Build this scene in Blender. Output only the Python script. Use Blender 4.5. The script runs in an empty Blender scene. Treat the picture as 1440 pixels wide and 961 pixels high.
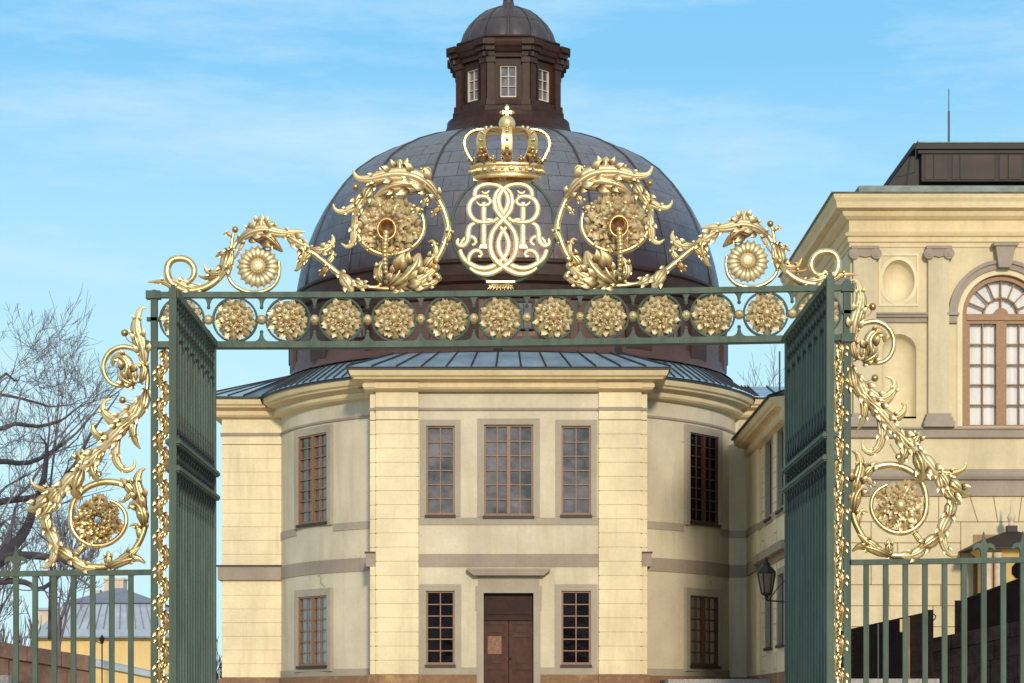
import bpy, math, random
from mathutils import Vector, Matrix
R = math.radians
rnd = random.Random(7)
scene = bpy.context.scene
col = scene.collection

# ------------------------------------------------------------------ camera facts
F, CX, HY, EYE = 3170.0, 711.0, 1000.0, 1.6      # long lens, horizon just under the picture
def W(px, py, Y):
    return Vector(((px - CX) / F * Y, Y, EYE + (HY - py) / F * Y))
GY = 17.25                                        # distance of the gate
S = GY / F                                        # metres per drawing unit of the ironwork pattern

# ------------------------------------------------------------------ mesh builder
class MB:
    def __init__(s):
        s.v = []; s.f = []; s.uv = []
    def add(s, vs, fs, uvs=None):
        o = len(s.v)
        s.v += [tuple(p) for p in vs]
        s.uv += list(uvs) if uvs else [(0.0, 0.0)] * len(vs)
        s.f += [tuple(i + o for i in f) for f in fs]
    def box(s, x0, x1, y0, y1, z0, z1):
        s.add([(x0,y0,z0),(x1,y0,z0),(x1,y1,z0),(x0,y1,z0),(x0,y0,z1),(x1,y0,z1),(x1,y1,z1),(x0,y1,z1)],
              [(0,3,2,1),(4,5,6,7),(0,1,5,4),(1,2,6,5),(2,3,7,6),(3,0,4,7)])
    def obox(s, c, ux, uy, hx, hy, z0, z1):
        """box around c with horizontal axes ux, uy (2-tuples) and half sizes"""
        P = []
        for z in (z0, z1):
            for a, b in ((-1,-1),(1,-1),(1,1),(-1,1)):
                P.append((c[0]+ux[0]*hx*a+uy[0]*hy*b, c[1]+ux[1]*hx*a+uy[1]*hy*b, z))
        s.add(P, [(0,3,2,1),(4,5,6,7),(0,1,5,4),(1,2,6,5),(2,3,7,6),(3,0,4,7)])
    def poly_y(s, pts, y0, y1):
        """polygon in x,z (list) extruded along y"""
        n = len(pts)
        s.add([(x, y0, z) for x, z in pts] + [(x, y1, z) for x, z in pts],
              [tuple(range(n))] + [tuple(range(2*n-1, n-1, -1))] + [(i, (i+1) % n, (i+1) % n + n, i + n)[::-1] for i in range(n)])
    def poly_z(s, pts, z0, z1):
        n = len(pts)
        s.add([(x, y, z0) for x, y in pts] + [(x, y, z1) for x, y in pts],
              [tuple(range(n-1, -1, -1))] + [tuple(range(n, 2*n))] + [(i, (i+1) % n, (i+1) % n + n, i + n) for i in range(n)])
    def poly_x(s, pts, x0, x1):
        n = len(pts)
        s.add([(x0, y, z) for y, z in pts] + [(x1, y, z) for y, z in pts],
              [tuple(range(n-1, -1, -1))] + [tuple(range(n, 2*n))] + [(i, (i+1) % n, (i+1) % n + n, i + n) for i in range(n)])
    def grid(s, rows, uv=None, close=False):
        m = len(rows); n = len(rows[0]); P = []; U = []
        for j, r in enumerate(rows):
            for i, p in enumerate(r):
                P.append(p); U.append(uv[j][i] if uv else (0, 0))
        fs = []
        for j in range(m - 1):
            for i in range(n - (0 if close else 1)):
                k = (i + 1) % n
                fs.append((j*n+i, j*n+k, (j+1)*n+k, (j+1)*n+i))
        s.add(P, fs, U)
    def lathe(s, prof, c=(0,0,0), n=48, a0=0.0, a1=2*math.pi, mod=None, us=1.0):
        rows = []; uvs = []; L = 0
        for j, (r, z) in enumerate(prof):
            if j: L += math.hypot(r - prof[j-1][0], z - prof[j-1][1])
            row = []; ur = []
            for i in range(n + 1):
                a = a0 + (a1 - a0) * i / n
                rr = r * (mod(a, r, z) if mod else 1)
                row.append((c[0] + rr*math.sin(a), c[1] - rr*math.cos(a), c[2] + z)); ur.append((a * us, L))
            rows.append(row); uvs.append(ur)
        s.grid(rows, uvs)
    def sphere(s, c, r, n=12, m=8, sz=1.0):
        prof = [(max(1e-4, r*math.sin(math.pi*j/m)), -r*sz*math.cos(math.pi*j/m)) for j in range(m+1)]
        s.lathe(prof, c, n)
    def tube(s, pts, rads, n=6, cap=True):
        pts = [Vector(p) for p in pts]; rows = []
        up = Vector((0.12, 0.31, 0.94))
        for i, p in enumerate(pts):
            t = (pts[min(i+1, len(pts)-1)] - pts[max(i-1, 0)])
            t = t.normalized() if t.length > 1e-9 else Vector((0,0,1))
            a = t.cross(up)
            if a.length < 0.05: a = t.cross(Vector((1,0,0)))
            a.normalize(); b = t.cross(a)
            r = rads[i] if hasattr(rads, '__len__') else rads
            rows.append([p + (a*math.cos(2*math.pi*k/n) + b*math.sin(2*math.pi*k/n)) * r for k in range(n)])
        o = len(s.v)
        s.grid(rows, close=True)
        if cap:
            s.f.append(tuple(range(o, o+n))[::-1]); s.f.append(tuple(range(o+(len(pts)-1)*n, o+len(pts)*n)))
    def sweep(s, path, prof, closed=False, cap=True):
        """profile (out, z) along a plan path; outward is the right-hand side"""
        n = len(path); rows = []
        for i in range(n):
            p = path[i]
            if closed or 0 < i < n-1:
                a = path[(i-1) % n]; b = path[(i+1) % n]
                d1 = Vector((p[0]-a[0], p[1]-a[1])).normalized(); d2 = Vector((b[0]-p[0], b[1]-p[1])).normalized()
            elif i == 0:
                d1 = d2 = Vector((path[1][0]-p[0], path[1][1]-p[1])).normalized()
            else:
                d1 = d2 = Vector((p[0]-path[i-1][0], p[1]-path[i-1][1])).normalized()
            n1 = Vector((d1.y, -d1.x)); n2 = Vector((d2.y, -d2.x))
            m = n1 + n2
            m = m / max(0.25, m.dot(n1)) if m.length > 1e-6 else n1
            rows.append([(p[0] + m.x*o, p[1] + m.y*o, z) for o, z in prof])
        if closed: rows.append(rows[0])
        o = len(s.v); k = len(prof)
        s.grid(rows)
        if cap and not closed:
            s.f.append(tuple(range(o, o+k))); s.f.append(tuple(range(o+(n-1)*k, o+n*k))[::-1])
    def pieces(s):
        """groups of faces whose islands lie close together"""
        par = list(range(len(s.v)))
        def find(i):
            while par[i] != i:
                par[i] = par[par[i]]; i = par[i]
            return i
        for f in s.f:
            a = find(f[0])
            for i in f[1:]:
                b = find(i)
                if b != a: par[b] = a
        box = {}
        for f in s.f:
            k = find(f[0]); bx = box.setdefault(k, [1e9, 1e9, 1e9, -1e9, -1e9, -1e9])
            for i in f:
                p = s.v[i]
                for c in range(3):
                    if p[c] < bx[c]: bx[c] = p[c]
                    if p[c] > bx[c+3]: bx[c+3] = p[c]
        ks = list(box)
        if len(ks) < 2 or len(ks) > 400: return None
        sz = {k: max(box[k][c+3]-box[k][c] for c in range(3)) for k in ks}; g = {k: k for k in ks}
        def gf(k):
            while g[k] != k: k = g[k]
            return k
        for i, a in enumerate(ks):
            for b in ks[i+1:]:
                d = math.sqrt(sum(max(0.0, box[a][c]-box[b][c+3], box[b][c]-box[a][c+3])**2 for c in range(3)))
                if d <= max(0.02, 0.5*max(sz[a], sz[b])):
                    x, y = gf(a), gf(b)
                    if x != y: g[y] = x
        out = {}
        for f in s.f: out.setdefault(gf(find(f[0])), []).append(f)
        return list(out.values()) if len(out) > 1 else None
    def build(s, name, mat, parent=None, smooth=False, uv=False, angle=None):
        ps = s.pieces() if len(s.f) < 8000 and parent is not None else None
        if ps:
            o = None
            for fs in ps:
                q = MB(); ids = {}
                for f in fs:
                    for i in f:
                        if i not in ids: ids[i] = len(q.v); q.v.append(s.v[i]); q.uv.append(s.uv[i])
                    q.f.append(tuple(ids[i] for i in f))
                r = q.build1(name, mat, parent, smooth, uv, angle); o = o or r
            return o
        return s.build1(name, mat, parent, smooth, uv, angle)
    def build1(s, name, mat, parent=None, smooth=False, uv=False, angle=None):
        me = bpy.data.meshes.new(name)
        off = Vector((0,0,0)); q = parent
        while q is not None:
            off += q.location; q = q.parent
        me.from_pydata([(p[0]-off.x, p[1]-off.y, p[2]-off.z) for p in s.v], [], s.f)
        if uv or any(u[0] for u in s.uv):
            L = me.uv_layers.new(name='UVMap')
            for lp in me.loops: L.data[lp.index].uv = s.uv[lp.vertex_index]
        me.materials.append(mat)
        if smooth:
            me.polygons.foreach_set('use_smooth', [True]*len(me.polygons))
            if angle:
                me.set_sharp_from_angle(angle=R(angle))
        me.update()
        o = bpy.data.objects.new(name, me); col.objects.link(o)
        o.parent = parent
        return o

def thing(name, label, cat, loc=(0,0,0), group=None):
    o = bpy.data.objects.new(name, None); col.objects.link(o)
    o.location = loc; o['label'] = label; o['category'] = cat
    o.empty_display_size = 0.2
    if group: o['group'] = group
    return o
def tag(o, label=None, cat=None, group=None, kind=None):
    if label: o['label'] = label
    if cat: o['category'] = cat
    if group: o['group'] = group
    if kind: o['kind'] = kind
    return o

# ------------------------------------------------------------------ materials
def new_mat(name):
    m = bpy.data.materials.new(name); m.use_nodes = True
    nt = m.node_tree; nt.nodes.clear()
    out = nt.nodes.new('ShaderNodeOutputMaterial'); b = nt.nodes.new('ShaderNodeBsdfPrincipled')
    nt.links.new(b.outputs[0], out.inputs[0])
    return m, nt, b
def tex(nt, kind='Object', scale=(1,1,1)):
    t = nt.nodes.new('ShaderNodeTexCoord'); mp = nt.nodes.new('ShaderNodeMapping')
    nt.links.new(t.outputs[kind], mp.inputs[0]); mp.inputs['Scale'].default_value = scale
    return mp.outputs[0]
def noise(nt, vec, scale, detail=4, rough=0.6):
    n = nt.nodes.new('ShaderNodeTexNoise'); n.inputs['Scale'].default_value = scale
    n.inputs['Detail'].default_value = detail; n.inputs['Roughness'].default_value = rough
    nt.links.new(vec, n.inputs['Vector']); return n.outputs['Fac']
def ramp(nt, fac, stops):
    r = nt.nodes.new('ShaderNodeValToRGB'); e = r.color_ramp.elements
    while len(e) < len(stops): e.new(0.5)
    for i, (p, c) in enumerate(stops):
        e[i].position = p; e[i].color = (c[0], c[1], c[2], 1) if hasattr(c, '__len__') else (c, c, c, 1)
    nt.links.new(fac, r.inputs[0]); return r.outputs[0]
def mixc(nt, fac, a, b, mode='MIX'):
    m = nt.nodes.new('ShaderNodeMix'); m.data_type = 'RGBA'; m.blend_type = mode
    for sock, v in ((m.inputs[0], fac), (m.inputs[6], a), (m.inputs[7], b)):
        if hasattr(v, 'is_linked') or hasattr(v, 'links'): nt.links.new(v, sock)
        elif hasattr(v, '__len__'): sock.default_value = (v[0], v[1], v[2], 1)
        else: sock.default_value = v
    return m.outputs[2]
def bump(nt, b, h, strength=0.3, dist=0.02):
    n = nt.nodes.new('ShaderNodeBump'); n.inputs['Strength'].default_value = strength; n.inputs['Distance'].default_value = dist
    nt.links.new(h, n.inputs['Height']); nt.links.new(n.outputs[0], b.inputs['Normal'])
def mul(c, k): return (c[0]*k, c[1]*k, c[2]*k)

def plaster(name, c, var=0.16, stain=(0.66, 0.61, 0.55), stain_amt=0.35, rough=0.9, fine=9.0):
    m, nt, b = new_mat(name)
    v = tex(nt)
    big = ramp(nt, noise(nt, v, 0.55, 5), [(0.35, 0.0), (0.68, 1.0)])
    fin = ramp(nt, noise(nt, v, fine, 6, 0.7), [(0.3, 0.0), (0.7, 1.0)])
    stv = tex(nt, 'Object', (1.6, 1.6, 0.16))
    st = ramp(nt, noise(nt, stv, 1.3, 5, 0.65), [(0.5, 0.0), (0.78, 1.0)])
    c1 = mixc(nt, big, mul(c, 1-var), mul(c, 1+var*0.5))
    c2 = mixc(nt, fin, mul((0.93,0.92,0.9),1), (1.05,1.04,1.03))
    c3 = mixc(nt, 1.0, c1, c2, 'MULTIPLY')
    k = nt.nodes.new('ShaderNodeMath'); k.operation = 'MULTIPLY'; nt.links.new(st, k.inputs[0]); k.inputs[1].default_value = stain_amt
    c4 = mixc(nt, k.outputs[0], c3, (c[0]*stain[0], c[1]*stain[1], c[2]*stain[2]))
    nt.links.new(c4, b.inputs['Base Color']); b.inputs['Roughness'].default_value = rough
    b.inputs['Specular IOR Level'].default_value = 0.2
    bump(nt, b, noise(nt, v, 22, 4), 0.25, 0.01)
    return m
def plain(name, c, rough=0.6, metal=0.0, var=0.15, scale=6.0, spec=0.5, bmp=0.0):
    m, nt, b = new_mat(name)
    v = tex(nt)
    f = ramp(nt, noise(nt, v, scale, 5, 0.65), [(0.3, 0.0), (0.7, 1.0)])
    nt.links.new(mixc(nt, f, mul(c, 1-var), mul(c, 1+var)), b.inputs['Base Color'])
    b.inputs['Roughness'].default_value = rough; b.inputs['Metallic'].default_value = metal
    b.inputs['Specular IOR Level'].default_value = spec
    if bmp: bump(nt, b, noise(nt, v, scale*3, 4), bmp, 0.01)
    return m

M = {}
M['yellow'] = plaster('yellow_limewash', (0.80, 0.68, 0.455), 0.13, stain_amt=0.65)
M['stucco'] = plaster('rough_stucco', (0.64, 0.56, 0.42), 0.15, stain_amt=0.6, fine=14)
M['cornice'] = plaster('cornice_ochre', (0.74, 0.59, 0.36), 0.13, stain_amt=0.5)
M['mauve'] = plaster('grey_mauve_trim', (0.36, 0.295, 0.24), 0.16, stain_amt=0.4)
M['greytrim'] = plaster('grey_trim', (0.40, 0.35, 0.275), 0.12, stain_amt=0.3)
M['joint'] = plain('brown_mortar', (0.30, 0.20, 0.09), 0.9)  # brown joint colour, also used for wall cracks
def plinth_mat():
    m, nt, b = new_mat('brown_sandstone')
    v = tex(nt)
    f1 = ramp(nt, noise(nt, v, 0.9, 5, 0.7), [(0.3, (0.30,0.16,0.07)), (0.5, (0.22,0.12,0.07)), (0.7, (0.42,0.25,0.11))])
    f2 = noise(nt, v, 14, 5, 0.7)
    nt.links.new(mixc(nt, 0.5, f1, ramp(nt, f2, [(0.2, 0.2), (0.8, 0.8)]), 'OVERLAY'), b.inputs['Base Color'])
    b.inputs['Roughness'].default_value = 0.85; bump(nt, b, f2, 0.3, 0.02)
    return m
M['plinth'] = plinth_mat()
def stone_blocks():
    m, nt, b = new_mat('red_brown_stone')
    v = tex(nt)
    f1 = ramp(nt, noise(nt, v, 0.8, 5, 0.7), [(0.3, (0.16,0.085,0.06)), (0.5, (0.24,0.14,0.10)), (0.7, (0.11,0.07,0.06))])
    f2 = noise(nt, v, 9, 6, 0.75)
    nt.links.new(mixc(nt, 0.6, f1, ramp(nt, f2, [(0.25, 0.25), (0.75, 0.75)]), 'OVERLAY'), b.inputs['Base Color'])
    b.inputs['Roughness'].default_value = 0.9; bump(nt, b, f2, 0.5, 0.03)
    return m
M['redstone'] = stone_blocks()
M['darkstone'] = plain('dark_stone', (0.013, 0.009, 0.0085), 0.8, var=0.8, scale=3.0, spec=0.1, bmp=0.5)  # near-black stone colour, uneven in tone
M['darkboard'] = plain('dark_boards', (0.005, 0.0032, 0.0035), 0.75, var=0.5, scale=4.0, spec=0.06)  # near-black board colour
M['rustboard'] = plain('weathered_board', (0.013, 0.008, 0.006), 0.75, var=0.6, scale=5.0, spec=0.08)

def copper(name, c1, c2, c3, scale_u, row, mortar=0.025, metallic=0.45, rough=0.42, off=0.5, grad=None):
    """sheet metal cladding: courses with dark standing seams, laid out in the surface's own uv"""
    m, nt, b = new_mat(name)
    uv = tex(nt, 'UV'); v = tex(nt)
    br = nt.nodes.new('ShaderNodeTexBrick'); nt.links.new(uv, br.inputs['Vector'])
    br.inputs['Scale'].default_value = 1.0; br.inputs['Brick Width'].default_value = scale_u; br.inputs['Row Height'].default_value = row
    br.inputs['Mortar Size'].default_value = mortar; br.inputs['Mortar Smooth'].default_value = 0.1; br.offset = off
    br.inputs['Color1'].default_value = (0.94,0.94,0.94,1); br.inputs['Color2'].default_value = (1.06,1.06,1.06,1); br.inputs['Mortar'].default_value = (0.34,0.32,0.32,1)
    br.inputs['Bias'].default_value = 0.0
    n1 = noise(nt, v, 0.7, 5, 0.65); n2 = noise(nt, v, 5.0, 5, 0.7)
    base = mixc(nt, ramp(nt, n1, [(0.35,0.0),(0.65,1.0)]), c1, c2)
    base = mixc(nt, ramp(nt, n2, [(0.5,0.0),(0.8,0.7)]), base, c3)
    if grad:                                     # dark tree reflection painted in, browner towards the foot
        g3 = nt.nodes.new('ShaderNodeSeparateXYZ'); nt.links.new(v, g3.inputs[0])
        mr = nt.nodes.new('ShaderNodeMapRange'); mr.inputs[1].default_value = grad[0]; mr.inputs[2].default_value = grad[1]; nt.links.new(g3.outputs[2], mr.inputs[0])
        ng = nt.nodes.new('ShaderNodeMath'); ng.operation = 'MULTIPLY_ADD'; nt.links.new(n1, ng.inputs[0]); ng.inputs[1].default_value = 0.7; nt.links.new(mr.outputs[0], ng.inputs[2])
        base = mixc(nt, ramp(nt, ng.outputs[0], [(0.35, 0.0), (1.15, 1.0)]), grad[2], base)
    nt.links.new(mixc(nt, 1.0, base, br.outputs['Color'], 'MULTIPLY'), b.inputs['Base Color'])
    b.inputs['Metallic'].default_value = metallic
    nt.links.new(ramp(nt, n2, [(0.2, rough-0.1), (0.8, rough+0.15)]), b.inputs['Roughness'])
    bump(nt, b, mixc(nt, 0.15, br.outputs['Color'], n2), 0.35, 0.02)
    return m
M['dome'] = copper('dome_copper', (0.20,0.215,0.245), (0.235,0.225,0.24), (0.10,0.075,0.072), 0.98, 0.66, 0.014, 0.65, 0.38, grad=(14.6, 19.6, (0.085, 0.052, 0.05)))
M['cupola'] = copper('cupola_copper', (0.075,0.062,0.066), (0.10,0.082,0.085), (0.045,0.03,0.028), 0.942, 0.9, 0.02, 0.5, 0.4, 0.0)
M['drum'] = copper('drum_copper', (0.13,0.062,0.045), (0.095,0.05,0.045), (0.06,0.032,0.03), 0.96, 3.0, 0.02, 0.3, 0.5)
M['rib'] = plain('seam_copper', (0.075,0.062,0.062), 0.5, 0.4)
M['brown'] = plain('lantern_brown_copper', (0.036, 0.015, 0.010), 0.55, 0.0, var=0.35, scale=2.5, spec=0.25)
M['brownlight'] = plain('lantern_trim', (0.050, 0.022, 0.015), 0.55, 0.0, var=0.3, scale=3, spec=0.25)
M['roof'] = plain('blue_grey_sheet_roof', (0.29,0.42,0.52), 0.40, 0.4, var=0.28, scale=1.4)
M['roofseam'] = plain('roof_seam', (0.035,0.035,0.04), 0.6, 0.2)
M['verdigris'] = plain('green_grey_gutter_copper', (0.15,0.185,0.165), 0.55, 0.2, var=0.4, scale=2.5)
M['attic'] = plain('attic_dark_copper', (0.014,0.009,0.008), 0.6, 0.1, var=0.5, scale=1.5)
M['atticpanel'] = plain('attic_panel_copper', (0.035,0.017,0.012), 0.6, 0.1, var=0.5, scale=1.2)
M['slate'] = plain('far_slate_roof', (0.34,0.39,0.45), 0.6, 0.0, var=0.2, scale=0.9)
M['slatedark'] = plain('far_slate_roof_dark', (0.19,0.21,0.27), 0.6, 0.0, var=0.2, scale=0.9)
M['farwall'] = plaster('far_yellow_wall', (0.74,0.55,0.25), 0.08)
M['frame'] = plain('brown_window_paint', (0.235,0.12,0.06), 0.5, var=0.25, scale=12)
M['framedark'] = plain('dark_brown_window_paint', (0.095,0.04,0.022), 0.5, var=0.25, scale=12)
M['framewhite'] = plain('cream_window_paint', (0.62,0.53,0.43), 0.6)
M['framegold'] = plain('ochre_window_paint', (0.27,0.13,0.045), 0.5, var=0.2, scale=12)
M['sill'] = plain('sill_lead', (0.035,0.022,0.02), 0.6)
M['door'] = plain('oak_door', (0.060,0.019,0.011), 0.5, var=0.4, scale=5, spec=0.2)
M['doordark'] = plain('oak_door_dark', (0.030,0.009,0.006), 0.5, var=0.35, scale=5, spec=0.15)
M['notice'] = plain('weathered_notice', (0.24,0.13,0.075), 0.8, var=0.35, scale=9)
M['iron'] = plain('black_iron', (0.012,0.012,0.013), 0.5, 0.2)
M['cream'] = plain('cream_stone', (0.62,0.48,0.36), 0.7)
M['kioskwall'] = plaster('kiosk_ochre', (0.62,0.42,0.17), 0.1)
M['kioskroof'] = plain('kiosk_roof', (0.025,0.016,0.014), 0.6)
M['granite'] = plain('pale_gravel_kerb', (0.34,0.31,0.29), 0.95, var=0.4, scale=14, bmp=0.6)
M['rod'] = plain('grey_rod', (0.10,0.11,0.14), 0.6)

def pane_mat(name, dark, spec=0.9, rough=0.06):
    m, nt, b = new_mat(name)
    v = tex(nt)
    f = ramp(nt, noise(nt, v, 1.1, 5), [(0.36, 0.0), (0.66, 1.0)])
    nt.links.new(mixc(nt, f, mul(dark, 0.35), mul(dark, 1.7)), b.inputs['Base Color'])  # uneven reflections painted into the pane colour
    b.inputs['Roughness'].default_value = rough; b.inputs['Specular IOR Level'].default_value = spec
    bump(nt, b, noise(nt, v, 1.7, 2), 0.22, 0.06)
    return m
M['pane'] = pane_mat('dark_glass', (0.008, 0.005, 0.007), 0.12)
M['paneblue'] = pane_mat('sky_glass', (0.115, 0.095, 0.10), 0.8)  # lighter base colour stands in for reflected sky
def thin_glass():
    m = bpy.data.materials.new('clear_glass'); m.use_nodes = True; nt = m.node_tree; nt.nodes.clear()
    out = nt.nodes.new('ShaderNodeOutputMaterial'); mx = nt.nodes.new('ShaderNodeMixShader')
    t = nt.nodes.new('ShaderNodeBsdfTransparent'); g = nt.nodes.new('ShaderNodeBsdfGlossy'); g.inputs['Roughness'].default_value = 0.05
    fr = nt.nodes.new('ShaderNodeFresnel'); fr.inputs[0].default_value = 1.5
    nt.links.new(fr.outputs[0], mx.inputs[0]); nt.links.new(t.outputs[0], mx.inputs[1]); nt.links.new(g.outputs[0], mx.inputs[2]); nt.links.new(mx.outputs[0], out.inputs[0])
    return m
M['glass'] = thin_glass()
def curtain_mat(name, c):
    m, nt, b = new_mat(name)
    v = tex(nt, 'Object', (1, 1, 0.05))
    f = ramp(nt, noise(nt, v, 9, 3), [(0.3, 0.8), (0.7, 1.0)])
    nt.links.new(mixc(nt, 1.0, c, f, 'MULTIPLY'), b.inputs['Base Color']); b.inputs['Roughness'].default_value = 0.95
    return m
M['curtain'] = curtain_mat('white_curtain', (0.90, 0.87, 0.86))

def green_paint():
    m, nt, b = new_mat('green_iron_paint')
    v = tex(nt)
    n1 = noise(nt, v, 3.0, 5, 0.65); n2 = noise(nt, v, 38, 4, 0.7)
    stv = tex(nt, 'Object', (14, 14, 0.9)); n3 = noise(nt, stv, 1.2, 4, 0.6)
    c = mixc(nt, ramp(nt, n1, [(0.35,0.0),(0.68,1.0)]), (0.070,0.102,0.074), (0.105,0.143,0.108))
    c = mixc(nt, ramp(nt, n3, [(0.42,0.0),(0.7,0.75)]), c, (0.048,0.070,0.052))
    c = mixc(nt, ramp(nt, n2, [(0.64,0.0),(0.72,0.75)]), c, (0.11,0.075,0.045))
    nt.links.new(c, b.inputs['Base Color']); b.inputs['Roughness'].default_value = 0.62
    b.inputs['Specular IOR Level'].default_value = 0.3
    bump(nt, b, n2, 0.25, 0.003)
    return m
M['green'] = green_paint()
M['greendark'] = plain('dark_green_paint', (0.007,0.011,0.009), 0.6, var=0.4, scale=9)  # near-black green base colour
def gold(name, c, c2, rough=0.36, metal=0.88, s=14.0, shade_amt=0.95):
    m, nt, b = new_mat(name)
    v = tex(nt)
    n1 = noise(nt, v, s, 5, 0.65); n2 = noise(nt, v, s*5, 4, 0.7)
    cc = mixc(nt, ramp(nt, n1, [(0.38,0.0),(0.66,1.0)]), c2, c)
    at = nt.nodes.new('ShaderNodeUVMap'); at.uv_map = 'UVMap'; sp = nt.nodes.new('ShaderNodeSeparateXYZ'); nt.links.new(at.outputs[0], sp.inputs[0])
    ad = nt.nodes.new('ShaderNodeMath'); ad.operation = 'MULTIPLY_ADD'; nt.links.new(sp.outputs[0], ad.inputs[0]); ad.inputs[1].default_value = 1.0
    sc = nt.nodes.new('ShaderNodeMath'); sc.operation = 'MULTIPLY'; nt.links.new(n2, sc.inputs[0]); sc.inputs[1].default_value = 0.35; nt.links.new(sc.outputs[0], ad.inputs[2])
    crease_shade = ramp(nt, ad.outputs[0], [(0.24, 0.0), (0.84, shade_amt)])
    cc = mixc(nt, crease_shade, cc, (0.060, 0.025, 0.008))  # crevice shade painted into the gilding, weighted by uv
    nt.links.new(cc, b.inputs['Base Color'])
    mt = nt.nodes.new('ShaderNodeMath'); mt.operation = 'MULTIPLY_ADD'; nt.links.new(crease_shade, mt.inputs[0]); mt.inputs[1].default_value = -0.55; mt.inputs[2].default_value = metal
    nt.links.new(mt.outputs[0], b.inputs['Metallic'])
    nt.links.new(ramp(nt, n2, [(0.2, rough-0.08), (0.8, rough+0.14)]), b.inputs['Roughness'])
    bump(nt, b, mixc(nt, 0.4, n1, n2), 0.35, 0.004)
    return m
M['gold'] = gold('gilded_iron', (0.94,0.72,0.38), (0.70,0.46,0.19), 0.30, 0.92)
M['goldpale'] = gold('pale_gilding', (0.94,0.75,0.43), (0.78,0.57,0.29), 0.40, 0.80, shade_amt=0.72)
M['golddark'] = gold('dark_bronze', (0.66,0.42,0.20), (0.40,0.22,0.10), 0.33, 0.9)
def bark(name, c):
    m, nt, b = new_mat(name)
    v = tex(nt)
    nt.links.new(mixc(nt, noise(nt, v, 5, 5, 0.7), mul(c, 0.6), mul(c, 1.5)), b.inputs['Base Color'])
    b.inputs['Roughness'].default_value = 0.9
    return m
M['bark'] = bark('grey_bark', (0.060,0.050,0.053))
M['twig'] = bark('pale_twigs', (0.150,0.130,0.150))
M['barkfar'] = bark('far_twigs', (0.13,0.11,0.12))
M['barkred'] = bark('purple_twigs', (0.07,0.034,0.036))
M['barkgrey'] = bark('pale_grey_twigs', (0.16,0.14,0.16))
def ground_mat():
    m, nt, b = new_mat('gravel_court')
    v = tex(nt)
    n1 = noise(nt, v, 0.35, 5); n2 = noise(nt, v, 30, 6, 0.8)
    c = mixc(nt, n1, (0.42,0.36,0.28), (0.54,0.47,0.37))
    nt.links.new(mixc(nt, 0.45, c, ramp(nt, n2, [(0.2,0.15),(0.8,0.85)]), 'OVERLAY'), b.inputs['Base Color'])
    b.inputs['Roughness'].default_value = 0.95; bump(nt, b, n2, 0.6, 0.02)
    return m
M['ground'] = ground_mat()

# ------------------------------------------------------------------ world, sun, camera
SUN_AZ, SUN_EL = 6.5, 16.5        # degrees right of straight behind the camera, and up
world = bpy.data.worlds.new("World"); scene.world = world; world.use_nodes = True
nt = world.node_tree; nt.nodes.clear()
wo = nt.nodes.new('ShaderNodeOutputWorld'); bg = nt.nodes.new('ShaderNodeBackground')
sky = nt.nodes.new('ShaderNodeTexSky'); sky.sky_type = 'NISHITA'; sky.sun_disc = False
sky.sun_elevation = R(SUN_EL); sky.sun_rotation = R(180.0 - SUN_AZ)
sky.air_density = 1.0; sky.dust_density = 0.6; sky.ozone_density = 1.6
tc = nt.nodes.new('ShaderNodeTexCoord')
mp = nt.nodes.new('ShaderNodeMapping'); mp.inputs['Scale'].default_value = (1.0, 1.0, 5.0); mp.inputs['Rotation'].default_value = (0.0, R(-20), R(20))
nt.links.new(tc.outputs['Generated'], mp.inputs[0])
n1 = noise(nt, mp.outputs[0], 5.0, 9, 0.66)
cl = ramp(nt, n1, [(0.47, 0.0), (0.78, 0.6)])
sep = nt.nodes.new('ShaderNodeSeparateXYZ'); nt.links.new(tc.outputs['Generated'], sep.inputs[0])
blue = ramp(nt, sep.outputs[2], [(0.0, 0.7), (0.34, 0.75), (0.62, 0.0)])
hz = ramp(nt, sep.outputs[2], [(0.0, 0.95), (0.13, 0.85), (0.20, 0.55), (0.275, 0.12), (0.40, 0.0)])
tint = mixc(nt, blue, sky.outputs[0], (1.15, 4.3, 7.4))
up = ramp(nt, sep.outputs[2], [(0.36, 0.0), (0.75, 0.8)])
tint = mixc(nt, up, tint, (5.4, 6.0, 6.5))
s1 = mixc(nt, hz, tint, (4.5, 6.75, 7.2))
s2 = mixc(nt, cl, s1, (5.5, 6.7, 7.1))
nt.links.new(s2, bg.inputs[0]); bg.inputs[1].default_value = 0.14
nt.links.new(bg.outputs[0], wo.inputs[0])

sd = bpy.data.lights.new('sun', 'SUN'); sd.energy = 2.75; sd.angle = R(4.5); sd.color = (1.0, 0.88, 0.70)
so = bpy.data.objects.new('sun', sd); col.objects.link(so)
dv = Vector((math.sin(R(SUN_AZ))*math.cos(R(SUN_EL)), -math.cos(R(SUN_AZ))*math.cos(R(SUN_EL)), math.sin(R(SUN_EL))))
so.rotation_euler = dv.to_track_quat('Z', 'Y').to_euler(); so.location = (20, -40, 30)

cd = bpy.data.cameras.new('camera'); cam = bpy.data.objects.new('camera', cd); col.objects.link(cam)
cam.location = (0, 0, EYE); cam.rotation_euler = (R(90), 0, 0)
cd.sensor_width = 36; cd.lens = 36 * F / 1440
cd.shift_x = (720 - CX) / 1440; cd.shift_y = (HY - 480.5) / 1440
cd.clip_start = 0.5; cd.clip_end = 3000
scene.camera = cam
scene.view_settings.view_transform = 'Standard'; scene.view_settings.look = 'None'
scene.view_settings.exposure = 0; scene.view_settings.gamma = 1
scene.render.resolution_x = 1024; scene.render.resolution_y = 683

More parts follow.
